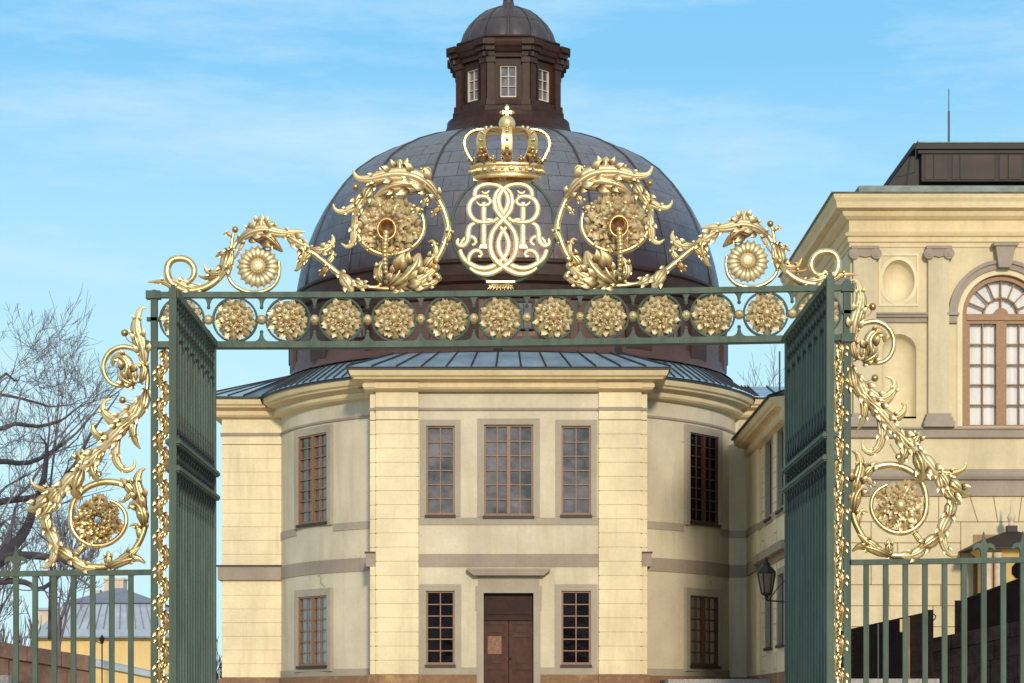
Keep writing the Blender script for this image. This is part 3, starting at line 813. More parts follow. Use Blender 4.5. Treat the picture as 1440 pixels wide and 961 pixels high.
# wall lantern on the wing
lx, ly, lz = 8.02, 69.3, 5.62
lamp = thing('wall_lamp', 'black iron lantern on a bracket beside the angled wing wall', 'lamp', (XW-0.05, ly, lz-0.6))
q = MB(); q.tube([(XW, ly, lz-0.66), (8.5, ly, lz-0.66), (lx, ly, lz-0.62)], 0.025, 5)
q.tube([(XW, ly, lz-0.05), (8.6, ly, lz+0.0), (8.35, ly, lz-0.25), (8.1, ly, lz-0.6)], 0.016, 4)
q.build('bracket', M['iron'], lamp, smooth=True)
q = MB()
for i in range(6):
    a = R(60*i+30)
    q.tube([(lx+0.16*math.sin(a), ly-0.16*math.cos(a), lz-0.42), (lx+0.28*math.sin(a), ly-0.28*math.cos(a), lz+0.22)], 0.02, 4)
q.lathe([(0.02,-0.62),(0.06,-0.55),(0.05,-0.5),(0.17,-0.44),(0.17,-0.40),(0.02,-0.39)], (lx,ly,lz), 6)
q.lathe([(0.31,0.20),(0.31,0.25),(0.20,0.38),(0.12,0.44),(0.11,0.52),(0.04,0.58),(0.05,0.66),(0.01,0.72)], (lx,ly,lz), 6)
q.build('lamp_frame', M['iron'], lamp)
q = MB(); q.lathe([(0.15,-0.42),(0.265,0.21)], (lx,ly,lz), 6, a0=R(30), a1=R(390)); q.build('lamp_glass', plain('smoky_lamp_glass', (0.16,0.12,0.09), 0.15), lamp)

# ------------------------------------------------------------------ palace pavilion
YP = 57.2; XP = XW
pav = thing('palace_pavilion', 'tall ochre palace corner building with arched window, niches and dark copper attic', 'building', (XP, YP, 2.2))
k = F / YP
def PX(px): return (px - CX) / k
def PZ(py): return EYE + (HY - py) / k
XR = XP + 14.0; YB = 67.8
wx = PX(1409.5)
# front wall with openings for niches and window (arch handled by a fan of faces)
def arch_hole_fill(mb, cx, zs, r, zt, x0, x1, y, n=16):
    """wall between a semicircle (centre cx, zs, radius r) and the rectangle x0..x1, zs..zt"""
    pts = [(cx + r*math.cos(math.pi*i/n), zs + r*math.sin(math.pi*i/n)) for i in range(n+1)]
    def proj(i):
        a = math.pi*i/n; cx_, sx = math.cos(a), math.sin(a)
        t = min(((x1-cx) if cx_ > 0 else (cx-x0))/max(abs(cx_), 1e-6), (zt-zs)/max(sx, 1e-6))
        return (cx+cx_*t, zs+sx*t)
    for i in range(n):
        a, b_ = pts[i], pts[i+1]; c, d_ = proj(i), proj(i+1)
        f = [(a[0],y,a[1]), (c[0],y,c[1])]
        if abs(c[0]-d_[0]) > 1e-4 and abs(c[1]-d_[1]) > 1e-4:
            f.append((x1 if c[0] > cx else x0, y, zt))
        f += [(d_[0],y,d_[1]), (b_[0],y,b_[1])]
        mb.add(f, [tuple(range(len(f)))])
zspr = PZ(443); rw_ = PX(1466)-wx
zwb = PZ(600)
ncx = PX(1264.5); nr = PX(1288.5)-ncx; nz0 = PZ(586); nzs = PZ(494)
oz = PZ(395); orx = PX(1286)-PX(1263.5); orz = (424-366)/2/k
ocx = PX(1263.5)
q = MB()
holes = [(wx-rw_, wx+rw_, zwb, zspr+rw_+0.0), (ncx-nr, ncx+nr, nz0, nzs+nr), (ocx-orx, ocx+orx, oz-orz, oz+orz), (PX(1375), PX(1446), PZ(905), PZ(757))]
wall_cells(q, [XP, XR], [2.2, PZ(312)], holes, lambda u, z: (u, YP, z), 99)
arch_hole_fill(q, wx, zspr, rw_, zspr+rw_, wx-rw_, wx+rw_, YP)
arch_hole_fill(q, ncx, nzs, nr, nzs+nr, ncx-nr, ncx+nr, YP)
n = 32
for i in range(n):
    a0, a1 = 2*math.pi*i/n, 2*math.pi*(i+1)/n
    def sq(a):
        c_, s_ = math.cos(a), math.sin(a); t = 1/max(abs(c_), abs(s_)); return (ocx+orx*c_*t, YP, oz+orz*s_*t)
    q.add([(ocx+orx*math.cos(a0), YP, oz+orz*math.sin(a0)), sq(a0), sq(a1), (ocx+orx*math.cos(a1), YP, oz+orz*math.sin(a1))], [(0,1,2,3)])
# left side wall
q.add([(XP,YP,2.2),(XP,YB,2.2),(XP,YB,PZ(312)),(XP,YP,PZ(312))], [(0,1,2,3)])
q.add([(XP,YB,2.2),(XR,YB,2.2),(XR,YB,PZ(312)),(XP,YB,PZ(312))], [(0,1,2,3)])
q.add([(XR,YP,2.2),(XR,YB,2.2),(XR,YB,PZ(312)),(XR,YP,PZ(312))], [(0,1,2,3)])
q.build('wall', plaster('pavilion_limewash', (0.70,0.58,0.375), 0.16, stain_amt=0.55, fine=7), pav)
# niches, hollow
q = MB(); rows = []
for j in range(9):
    z = nz0 + (nzs-nz0)*j/8
    rows.append([(ncx + nr*math.cos(math.pi*i/16), YP + nr*math.sin(math.pi*i/16), z) for i in range(17)])
q.grid(rows)
rows = []
for j in range(9):
    b_ = math.pi/2*j/8
    rows.append([(ncx + nr*math.cos(math.pi*i/16)*math.cos(b_), YP + nr*math.sin(math.pi*i/16)*math.cos(b_), nzs + nr*math.sin(b_)) for i in range(17)])
q.grid(rows); q.poly_z([(ncx + nr*math.cos(math.pi*i/16), YP + nr*math.sin(math.pi*i/16)) for i in range(17)], nz0-0.05, nz0)
nic = q.build('arched_niche', M['yellow'], pav, smooth=True, angle=50)
q = MB(); rows = []
for j in range(9):
    b_ = math.pi/2*j/8
    rows.append([(ocx + orx*math.cos(2*math.pi*i/32)*math.cos(b_), YP + orx*0.95*math.sin(b_), oz + orz*math.sin(2*math.pi*i/32)*math.cos(b_)) for i in range(33)])
q.grid(rows); q.build('oval_niche', M['yellow'], pav, smooth=True)
# panel frame round the oval niche
q = MB()
x0, x1, z0, z1 = PX(1238), PX(1289), PZ(428), PZ(360)
for a in ((x0-0.05,x1+0.05,z1,z1+0.05),(x0-0.05,x1+0.05,z0-0.05,z0),(x0-0.05,x0,z0,z1),(x1,x1+0.05,z0,z1)):
    q.box(a[0],a[1],YP-0.03,YP+0.05,a[2],a[3])
n = 40
for i in range(n):
    a0, a1 = 2*math.pi*i/n, 2*math.pi*(i+1)/n
    e0 = [(ocx+(orx+t)*math.cos(a), oz+(orz+t)*math.sin(a)) for a in (a0, a1) for t in (0.0, 0.09)]
    q.add([(e0[0][0],YP-0.025,e0[0][1]),(e0[1][0],YP-0.012,e0[1][1]),(e0[3][0],YP-0.012,e0[3][1]),(e0[2][0],YP-0.025,e0[2][1])],[(0,1,2,3)])
q.build('niche_panel', M['yellow'], pav)
# pilasters with ionic capitals
def pil(x0, x1):
    p = MB(); p.box(x0, x1, YP-0.16, YP+0.05, PZ(583), PZ(349))
    o = p.build('pilaster', plaster('pilaster_plaster', (0.62,0.515,0.35), 0.14, stain_amt=0.55), pav)
    p = MB(); xm, hw_ = (x0+x1)/2, (x1-x0)/2
    zc = PZ(357)
    p.box(x0-0.06, x1+0.06, YP-0.25, YP, PZ(352.5), PZ(348.5))
    p.poly_y([(x0-0.02,zc-0.02),(x0+0.15,zc-0.10),(xm,zc-0.13),(x1-0.15,zc-0.10),(x1+0.02,zc-0.02),(x1+0.02,zc+0.08),(x0-0.02,zc+0.08)], YP-0.22, YP)
    for s_ in (-1, 1):
        cx = xm + s_*(hw_-0.01)
        for rr, dd in ((0.135,0.24),(0.085,0.255),(0.04,0.27)):
            p.poly_y([(cx+rr*math.cos(2*math.pi*i/16), zc-0.04+rr*math.sin(2*math.pi*i/16)) for i in range(16)], YP-dd, YP)
    p.build('capital', M['mauve'], o)
    p = MB()
    p.box(x0-0.05, x1+0.05, YP-0.22, YP, PZ(588), PZ(583)); p.box(x0-0.09, x1+0.09, YP-0.26, YP, PZ(594), PZ(588)); p.box(x0-0.13, x1+0.13, YP-0.30, YP, PZ(602), PZ(594))
    p.build('base', M['mauve'], o)
pil(PX(1199), PX(1231)); pil(PX(1304), PX(1333)); pil(PX(1486), PX(1516))
# mouldings
q = MB()
def hband(mb, x0, x1, zt, zb, out, side=True):
    mb.box(x0, x1, YP-out, YP+0.02, PZ(zb), PZ(zt))
hband(q, PX(1231.5), PX(1303.5), 441, 443.5, 0.16); hband(q, PX(1231.5), PX(1303.5), 443.5, 447, 0.12); hband(q, PX(1231.5), PX(1303.5), 447, 454, 0.06)
q.box(XP-0.14, XR, YP-0.15, YB, PZ(604.5), PZ(602)); q.box(XP-0.11, XR, YP-0.11, YB, PZ(616), PZ(604.6))
q.build('string_course', M['mauve'], pav)
q = MB(); q.sweep([(XP, YB), (XP, YP), (XR, YP)], [(0,PZ(698)),(0.07,PZ(698)),(0.07,PZ(676.5)),(0.16,PZ(675)),(0.20,PZ(671)),(0.12,PZ(668)),(0.10,PZ(661)),(0,PZ(660))])
q.build('belt_course', M['mauve'], pav)
pw = [(XP, YB), (XP, YP), (XR, YP)]
q = MB(); q.sweep(pw, [(0,PZ(348)),(0.03,PZ(348)),(0.03,PZ(342)),(0.08,PZ(341)),(0.08,PZ(334.5)),(0.13,PZ(333.5)),(0.16,PZ(330)),(0.06,PZ(327)),(0.04,PZ(326)),(0.04,PZ(311)),
   (0.10,PZ(310)),(0.20,PZ(306)),(0.24,PZ(300.5)),(0.22,PZ(299)),(0.40,PZ(297)),(0.42,PZ(289)),(0.48,PZ(284)),(0.50,PZ(278)),(0,PZ(276))])
q.build('entablature', M['cornice'], pav)
q = MB(); q.sweep(pw, [(0.3,PZ(278.5)),(0.54,PZ(278.3)),(0.56,PZ(276.8)),(-0.1,PZ(269.5)),(-0.25,PZ(267)),(-0.25,PZ(258)),(-0.7,PZ(256.5)),(-2.2,PZ(250))])
q.build('gutter_roof', M['verdigris'], pav)
# attic
YA = YP+1.6; kA = F/YA
ax = lambda px: (px-CX)/kA
az = lambda py: EYE+(HY-py)/kA
q = MB()
q.poly_y([(ax(1246),az(264)),(XR,az(264)),(XR,az(206)),(ax(1289),az(206))], YA+0.25, YA+6)
attic = q.build('attic', M['attic'], pav)
q = MB(); q.box(ax(1296), XR, YA, YA+0.3, az(254), az(216)); q.box(ax(1289)-0.1, XR, YA-0.12, YA+6, az(211), az(203)); q.box(ax(1291), XR, YA-0.05, YA+0.3, az(216.5), az(211.2)); q.box(ax(1296), XR, YA-0.06, YA+0.3, az(256), az(254.2))
q.build('attic_frame', M['attic'], attic)
for a, b_ in ((1301,1311),(1313,1332),(1339,1348),(1350,1398),(1405,1416),(1418,1436),(1444,1500)):
    q = MB(); q.box(ax(a), ax(b_), YA-0.03, YA+0.02, az(253), az(218)); q.build('attic_panel', M['atticpanel'], attic)
q = MB(); q.box(ax(1288), XR, YA-0.14, YA+6, az(202.9), az(201.6)); q.build('attic_flashing', M['verdigris'], attic)
rodx = ax(1355.5)
q = MB(); q.tube([(rodx,YA+2,az(204)),(rodx,YA+2,az(128))], 0.032, 6); q.tube([(rodx,YA+2,az(128)),(rodx,YA+2,az(95))], 0.014, 5)
q.tube([(rodx,YA+2,az(174)),(rodx-0.08,YA+2,az(178)),(rodx-0.13,YA+2,az(186)),(rodx-0.2,YA+2,az(200))], 0.012, 4)
q.tube([(rodx-0.05,YA+2,az(175)),(rodx-0.1,YA+2,az(203))], 0.01, 4)
q.tube([(rodx-0.36,YA+2,az(194)),(rodx-0.28,YA+2,az(193)),(rodx-0.22,YA+2,az(200)),(rodx-0.24,YA+2,az(203))], 0.012, 4)
q.build('lightning_rod', M['rod'], pav, smooth=True)
q = MB(); q.tube([(ax(1289),YA-0.2,az(201)),(ax(1285),YA-0.3,az(212)),(ax(1281),YA-0.6,az(250)),(ax(1262),YA-0.9,az(259)),(ax(1248),YA-0.9,az(261))], 0.014, 4)
q.build('lightning_cable', M['roofseam'], pav)

# arched window
q = MB(); n = 28
def archband(mb, cx, zs, r0, r1, y0, y1, n=28, a0=0.0, a1=math.pi):
    rows = []
    for i in range(n+1):
        a = a0+(a1-a0)*i/n; c_, s_ = math.cos(a), math.sin(a)
        rows.append([(cx+r0*c_,y1,zs+r0*s_),(cx+r0*c_,y0,zs+r0*s_),(cx+r1*c_,y0,zs+r1*s_),(cx+r1*c_,y1,zs+r1*s_)])
    mb.grid(rows)
    mb.add([*rows[0]], [(0,1,2,3)]); mb.add([*rows[-1]], [(3,2,1,0)])
ro = PX(1482)-wx
archband(q, wx, zspr, rw_+0.13, ro, YP-0.10, YP+0.02); archband(q, wx, zspr, ro-0.02, ro+0.07, YP-0.15, YP+0.02)
for s_ in (-1, 1):
    a, b_ = sorted((wx+s_*(rw_+0.1), wx+s_*(ro+0.12)))
    q.box(a, b_, YP-0.17, YP+0.02, PZ(444.5), PZ(441)); q.box(a+0.04, b_-0.04, YP-0.10, YP+0.02, PZ(455), PZ(444.6))
aw = q.build('arched_window', M['mauve'], pav)
q = MB(); q.poly_y([(PX(1401.5),PZ(379)),(PX(1418),PZ(379)),(PX(1426),PZ(346)),(PX(1397),PZ(346))], YP-0.28, YP); q.poly_y([(PX(1394.5),PZ(349)),(PX(1428),PZ(349)),(PX(1430),PZ(345)),(PX(1393),PZ(345))], YP-0.33, YP)
q.build('keystone', M['mauve'], aw)
q = MB(); archband(q, wx, zspr, rw_-0.001, rw_+0.13, YP-0.04, YP+0.35)
for s_ in (-1, 1):
    a, b_ = sorted((wx+s_*rw_, wx+s_*(rw_+0.13))); q.box(a, b_, YP-0.035, YP+0.35, zwb, zspr)
q.build('reveal', M['yellow'], aw)
f = MB(); ri = rw_-0.13; y0, y1 = YP+0.14, YP+0.24
archband(f, wx, zspr, ri, rw_, y0-0.05, y1)
for s_ in (-1, 1):
    a, b_ = sorted((wx+s_*ri, wx+s_*rw_)); f.box(a, b_, y0-0.05, y1, zwb, zspr)
f.box(wx-ri, wx+ri, y0-0.07, y1, PZ(450), PZ(441))
f.box(wx-ri, wx+ri, y0-0.05, y1, zwb, PZ(597)); f.box(wx-ri, wx+ri, y0-0.03, y1, PZ(454.5), PZ(450))
f.box(wx-0.13, wx+0.13, y0-0.04, y1, PZ(597), PZ(454.5))
for s_ in (-1, 1):
    a, b_ = sorted((wx+s_*ri, wx+s_*(ri-0.09))); f.box(a, b_, y0-0.02, y1, PZ(597), PZ(454.5))
    xm = wx+s_*(0.13+ri-0.09)/2; f.box(xm-0.014, xm+0.014, y0+0.01, y1, PZ(597), PZ(454.5))
for i in range(1, 5):
    z = PZ(597)+(PZ(454.5)-PZ(597))*i/5
    for a, b_ in ((wx-ri, wx-0.13), (wx+0.13, wx+ri)): f.box(a, b_, y0+0.01, y1, z-0.014, z+0.014)
archband(f, wx, zspr+0.02, ri*0.47, ri*0.47+0.04, y0, y1, 20)
archband(f, wx, zspr+0.02, 0.02, 0.18, y0-0.02, y1, 12)
for i in range(1, 8):
    a = math.pi*i/8; c_, s_ = math.cos(a), math.sin(a)
    r0_ = 0.1 if i in (4,) else ri*0.47
    pts = [(wx+r0_*c_-0.013*s_, zspr+r0_*s_+0.013*c_),(wx+r0_*c_+0.013*s_, zspr+r0_*s_-0.013*c_),(wx+ri*c_+0.013*s_, zspr+ri*s_-0.013*c_),(wx+ri*c_-0.013*s_, zspr+ri*s_+0.013*c_)]
    f.poly_y(pts, y0, y1)
f.build('frame', M['framegold'], aw)
g = MB(); yg = y1-0.02
g.poly_y([(wx-ri-0.02,zwb)]+[(wx+ri+0.02,zwb)]+[(wx+(ri+0.02)*math.cos(math.pi*i/20), zspr+(ri+0.02)*math.sin(math.pi*i/20)) for i in range(21)], yg, yg+0.006)
g.build('pane', M['glass'], aw)
g = MB(); rows = []
m_ = 60
for z in (zwb, PZ(452)):
    rows.append([(wx-rw_+2*rw_*i/m_, YP+0.30+0.010*math.sin(i*1.1)+0.006*math.sin(i*2.7), z) for i in range(m_+1)])
g.grid(rows)
rows = []
for rr in (0.1, rw_+0.05):
    rows.append([(wx+rr*math.cos(math.pi*i/m_), YP+0.30+(0.010*math.sin(i*1.6) if rr > 0.2 else 0), zspr-0.1+rr*math.sin(math.pi*i/m_)) for i in range(m_+1)])
g.grid(rows); g.build('curtain', M['curtain'], aw, smooth=True)
# rusticated ground storey: joints
j = MB()
zt = PZ(698.5)
yj = YP-0.006
def jl(p0, p1, wd=0.024):
    a = Vector((p0[0],0,p0[1])); b_ = Vector((p1[0],0,p1[1])); t = (b_-a).normalized(); nrm = Vector((-t.z,0,t.x))*wd/2
    q_ = [a-nrm, b_-nrm, b_+nrm, a+nrm]
    j.add([(p.x, yj, p.z) for p in q_], [(0,1,2,3)])
for py in (734, 763.5, 793, 822.5, 852, 881.5, 911, 940):
    if py < 740:
        jl((XP, PZ(py)), (XR, PZ(py)))
    else:
        jl((XP, PZ(py)), (PX(1351), PZ(py))); jl((PX(1468), PZ(py)), (XR, PZ(py)))
for top, bot in ((1364,1375),(1397,1403),(1437,1432),(1462,1452)): jl((PX(top), zt), (PX(bot), PZ(734)))
jl((PX(1351),PZ(734)), (PX(1351),PZ(940))); jl((PX(1468),PZ(734)), (PX(1468),PZ(940)))
for i, (x, a, b_) in enumerate(((1225,734,763.5),(1300,734,763.5),(1262,763.5,793),(1323,763.5,793),(1225,793,822.5),(1300,793,822.5),(1323,822.5,852),(1250,822.5,852),(1312,852,881),(1320,698.5,734),(1255,698.5,734))):
    if i not in (1, 3, 5): jl((PX(x), PZ(a)), (PX(x), PZ(b_)))
j.build('masonry_joints', M['joint'], pav)
window(pav, ((PX(1369)+PX(1452))/2, YP), 0, PX(1446)-PX(1375), PZ(905), PZ(757), 4, 6, 0.09, tw=0.12, frame_mat='framegold', trim_mat='framegold', pane='pane', depth=0.12, proud=0.03)
# ------------------------------------------------------------------ the gate
# The ironwork is laid out on its own plane in drawing units (S metres each): x to the right, y down, d towards the viewer.
def beam(x):
    return 450.0 if x < 480 else 450.0 - 9.5*((x-480)/680.0)**1.35
def T0(x, y, d=0.0): return Vector(((x-CX)*S, GY - d*S, EYE + (HY-y)*S))
def TR(x, y, d=0.0):
    X = 1414.0 - x
    return T0(X, y + beam(X) - beam(x), d)
def TB_(x, y, d=0.0): return T0(1402.5 - x, 787 + (y-803)*1.062, d)

def cr(pts, n):
    """Catmull-Rom through the points, n samples, evenly by length"""
    P = [tuple(p) + (0.0,)*(4-len(p)) if len(p) < 4 else tuple(p) for p in pts]
    if len(P) == 2: dense = [tuple(P[0][k]+(P[1][k]-P[0][k])*i/20 for k in range(4)) for i in range(21)]
    else:
        dense = []
        for i in range(len(P)-1):
            p0 = P[max(i-1,0)]; p1 = P[i]; p2 = P[i+1]; p3 = P[min(i+2,len(P)-1)]
            for j in range(12):
                t = j/12
                dense.append(tuple(0.5*((2*p1[k])+(-p0[k]+p2[k])*t+(2*p0[k]-5*p1[k]+4*p2[k]-p3[k])*t*t+(-p0[k]+3*p1[k]-3*p2[k]+p3[k])*t**3) for k in range(4)))
        dense.append(P[-1])
    Ls = [0]
    for a, b in zip(dense, dense[1:]): Ls.append(Ls[-1]+math.hypot(b[0]-a[0], b[1]-a[1])+1e-9)
    out = []; j = 0
    for i in range(n):
        t = Ls[-1]*i/(n-1)
        while j < len(Ls)-2 and Ls[j+1] < t: j += 1
        f = (t-Ls[j])/(Ls[j+1]-Ls[j])
        out.append(tuple(dense[j][k]+(dense[j+1][k]-dense[j][k])*min(1,f) for k in range(4)))
    return out
def tangent(P, i):
    a = P[max(i-1,0)]; b = P[min(i+1,len(P)-1)]
    x, y = b[0]-a[0], b[1]-a[1]; l = math.hypot(x, y) or 1
    return x/l, y/l
def lerpw(ws, s):
    if not hasattr(ws, '__len__'): return ws
    f = s*(len(ws)-1); i = min(int(f), len(ws)-2); return ws[i]+(ws[i+1]-ws[i])*(f-i)

def ptube(mb, tf, pts, ws, dep=1.0, n=10, N=None, d0=0.0, groove=0.0):
    """scroll bar: half width ws along the path (list = taper), half depth dep*width"""
    tot = sum(math.hypot(b[0]-a[0], b[1]-a[1]) for a, b in zip(pts, pts[1:]))
    N = N or max(8, int(tot/3.0))
    P = cr([(p[0], p[1], (p[2] if len(p) > 2 else 0.0)+d0) for p in pts], N); rows = []
    for i, p in enumerate(P):
        tx, ty = tangent(P, i); w = lerpw(ws, i/(N-1))
        rows.append([])
        for k in range(n):
            a = 2*math.pi*k/n
            rows[-1].append(tf(p[0]-ty*w*math.cos(a), p[1]+tx*w*math.cos(a), p[2]+w*dep*math.sin(a)*(1-groove*(1-abs(math.cos(a)))*(1 if math.sin(a) > 0 else 0))))
    o = len(mb.v); mb.grid(rows, close=True)
    mb.f.append(tuple(range(o, o+n))); mb.f.append(tuple(range(o+(N-1)*n, o+N*n)))

def leaf(mb, tf, pts, w, lobes=5, wl=1.0, wr=1.0, bow=0.55, ruffle=0.28, tip=0.12, d0=0.0, dtip=0.0, sweep=0.55, base=0.35, cut=0.55, M_=4):
    """acanthus leaf along a spine: a ribbed central blade with forward-sweeping pointed lobes on both sides"""
    w = w*1.05; lobes = lobes if lobes == 1 else max(2, int(round(lobes*0.8)))
    N = max(13, lobes*5); simple = cut > 0.8
    P = cr([(p[0], p[1], (p[2] if len(p) > 2 else 0.0)) for p in pts], N)
    def env(s):
        return base+(1-base)*s/0.25 if s < 0.25 else tip+(1-tip)*max(0.0, 1-((s-0.25)/0.75)**2.0)
    ts = [-1, -0.75, -0.5, -0.28, -0.08, 0.08, 0.28, 0.5, 0.75, 1]; rows = []; uvs = []
    for i, p in enumerate(P):
        s = i/(N-1); tx, ty = tangent(P, i); e = w*env(s)*(1.0 if simple else 0.66)
        row = []
        for t in ts:
            u = t*e*(wl if t < 0 else wr); at = abs(t)
            dz = bow*e*(0.55*(1-at*at) + 0.22*math.cos(math.pi*3.0*at)*(1-0.4*s) - 0.25*at) + p[2] + d0 + dtip*s*s
            row.append(tf(p[0]-ty*u+tx*0.25*e*at, p[1]+tx*u+ty*0.25*e*at, dz))
        rows.append(row)
        uvs.append([(min(1, (0.55*(0.5-0.5*math.cos(math.pi*3.0*abs(t)))*(1-0.5*s) + 0.55*max(0, 0.3-s)*3)), 0) for t in ts])  # painted shade weight: flute valleys and leaf root
    mb.grid(rows, uvs)
    mb.grid([[Vector((q.x, q.y + max(0.5, w*0.08)*S*1.2, q.z)) for q in r][::-1] for r in rows])
    if simple: return
    for i in range(lobes):
        s0 = 0.03+0.84*i/max(1, lobes-0.4); j = min(N-1, int(round(s0*(N-1)))); p = P[j]; tx, ty = tangent(P, j)
        for side in (-1, 1):
            k_ = wl if side < 0 else wr
            e = w*env(min(1, s0+0.06))*k_
            ln = e*1.0
            if ln < 0.7: continue
            fw = ln*0.40; n = 8; off = e*0.66*0.45
            x, y = p[0]-ty*side*off, p[1]+tx*side*off
            z0 = p[2]+d0+dtip*s0*s0+bow*e*0.16
            rws = []; us_ = []
            for q in range(n+1):
                t = q/n; ph = (1.05-0.95*t)*side
                dx = tx*math.cos(ph)-ty*math.sin(ph); dy = ty*math.cos(ph)+tx*math.sin(ph)
                wd = fw*(0.70+0.30*math.sin(math.pi*min(1, t*1.1)))*max(0.03, 1-t**2.6)
                zc = z0 + bow*ln*(0.30*math.sin(math.pi*t*0.95)) + ruffle*ln*(t**3)*0.9
                row = []
                for u in (-1, -0.5, 0, 0.5, 1):
                    row.append(tf(x-dy*u*wd, y+dx*u*wd, zc + wd*0.42*(0.5-u*u) - (0.22*wd if u == 0 else 0)))
                rws.append(row)
                us_.append([(max(0, 0.75*(1-t*1.8))+(0.35 if abs(u) == 1 else 0)+(0.2 if u == 0 else 0), 0) for u in (-1, -0.5, 0, 0.5, 1)])  # painted shade weight: lobe root, edges and midline
                x += dx*ln/n; y += dy*ln/n
            mb.grid(rws, us_)

def petal(mb, tf, pts, w, lobes=3, bow=0.7, ruffle=0.25, d0=0.0, dtip=0.0, base=0.4, tip=0.35, **kw):
    """broad rosette petal: fluted, with a scalloped rounded end curling over"""
    N = 13; P = cr([(p[0], p[1], (p[2] if len(p) > 2 else 0.0)) for p in pts], N); rows = []; uvs = []
    K = 4*lobes if lobes > 1 else 6
    for i, p in enumerate(P):
        s = i/(N-1); tx, ty = tangent(P, i)
        e = w*(base+(1-base)*min(1, s/0.6)**0.9)*(1.0 if s < 0.72 else math.sqrt(max(0.04, 1-((s-0.72)/0.30)**2)))
        row = []
        for k_ in range(K+1):
            t = -1+2*k_/K; at = abs(t)
            fl = math.cos(math.pi*lobes*(t+1)) if lobes > 1 else 1-at*at
            adv = 0.22*w*(fl-0.3)*max(0.0, (s-0.6)/0.4) - 0.30*w*at*at*max(0, s-0.5)*2
            dz = bow*w*(0.55*(1-at*at) + 0.5*math.sin(math.pi*min(1, s*1.05))) + ruffle*w*fl*(0.35+0.65*s)*0.30 - 0.5*w*max(0, s-0.8)*2.0
            row.append(tf(p[0]-ty*t*e+tx*adv, p[1]+tx*t*e+ty*adv, p[2]+d0+dtip*s*s+dz))
        rows.append(row)
        uvs.append([(max(0.0, 0.7-1.6*s) + (0.42*(0.5-0.5*math.cos(math.pi*lobes*(-1+2*k_/K+1)))*(1.1-s) if lobes > 1 else 0.25*abs(-1+2*k_/K)) + 0.45*max(0, abs(-1+2*k_/K)-0.7)*3, 0) for k_ in range(K+1)])  # painted shade weight: petal root, flutes and edges
    mb.grid(rows, uvs)
def radial_petals(mb, tf, cx, cy, n, r0, r1, w, lobes=2, d0=0.0, dtip=0.0, bow=0.7, ruffle=0.3, rot=0.0, squash=1.0, droop=0.0, jit=0.0, **kw):
    for i in range(n):
        a = 2*math.pi*i/n+rot; rr = r1*(1+jit*math.sin(i*2.7+rot*9))
        p = [(cx+r*math.cos(a)*squash, cy+r*math.sin(a), h) for r, h in ((r0, 0.0), (r0*0.55+rr*0.45, droop*0.5+1.0), (rr, 0.0))]
        petal(mb, tf, p, w*(1+jit*math.cos(i*1.9)), lobes, d0=d0, dtip=dtip, bow=bow, ruffle=ruffle)
def ball(mb, tf, x, y, r, d=0.0, sx=1.0, n=12):
    rows = []
    for j in range(9):
        b = math.pi*j/8; rows.append([tf(x+r*sx*math.sin(b)*math.cos(2*math.pi*i/n), y-r*math.cos(b), d+r*math.sin(b)*math.sin(2*math.pi*i/n)) for i in range(n)])
    mb.grid(rows, close=True)

gate = thing('wrought_iron_gate', 'green wrought iron gate with gilded scrolls, crown and royal cipher, both leaves swung open', 'gate', (0, GY, 0))
GOLD, PALE, GREEN = M['gold'], M['goldpale'], M['green']

def bar_box(mb, x0, x1, y0, y1, d0, d1, tf=T0):
    P = [tf(x, y, d) for d in (d0, d1) for x, y in ((x0,y0),(x1,y0),(x1,y1),(x0,y1))]
    mb.add(P, [(0,1,2,3),(7,6,5,4),(0,4,5,1),(1,5,6,2),(2,6,7,3),(3,7,4,0)])
YG = HY + EYE/S            # drawing y of the ground
# posts
for x0, x1, yt in ((212.5, 221.5, 411), (1186, 1196, 396)):
    q = MB(); bar_box(q, x0, x1, yt, YG, -5, 5)
    bar_box(q, x0+2, x1-2, yt-3, yt, -3, 3)
    q.build('gate_post', GREEN, gate)
for x0, x1, yt in ((291, 299.5, 489), (1108, 1117, 482)):
    q = MB(); bar_box(q, x0, x1, yt, YG, -8, 1)
    q.build('gate_post', GREEN, gate)
# beam rails
def rail(name, dy0, dy1, xa, xb, d0, d1):
    q = MB(); n = 40; rows = []
    for i in range(n+1):
        x = xa+(xb-xa)*i/n; b = beam(x)
        rows.append([T0(x, b+dy0, d1), T0(x, b+dy1, d1), T0(x, b+dy1, d0), T0(x, b+dy0, d0)])
    q.grid(rows, close=True); q.add(rows[0], [(0,1,2,3)]); q.add(rows[-1], [(3,2,1,0)])
    q.build(name, GREEN, gate)
rail('top_rail', -38.5, -30.5, 209, 1198, -4, 6)
rail('bottom_rail', 31.0, 39.5, 209, 1198, -16, 6)
q = MB()
for xa, xb in ((206, 226), (1183, 1201)):
    b = beam((xa+xb)/2); bar_box(q, xa, xb, b-40, b-29, -7, 8); bar_box(q, xa-1, xa+4 if xa < 700 else xb, b+30, b+42, -6, 9)
    bar_box(q, xa+1, xb-1, b-3, b+2, -4, 5)
q.build('rail_collar', GREEN, gate)

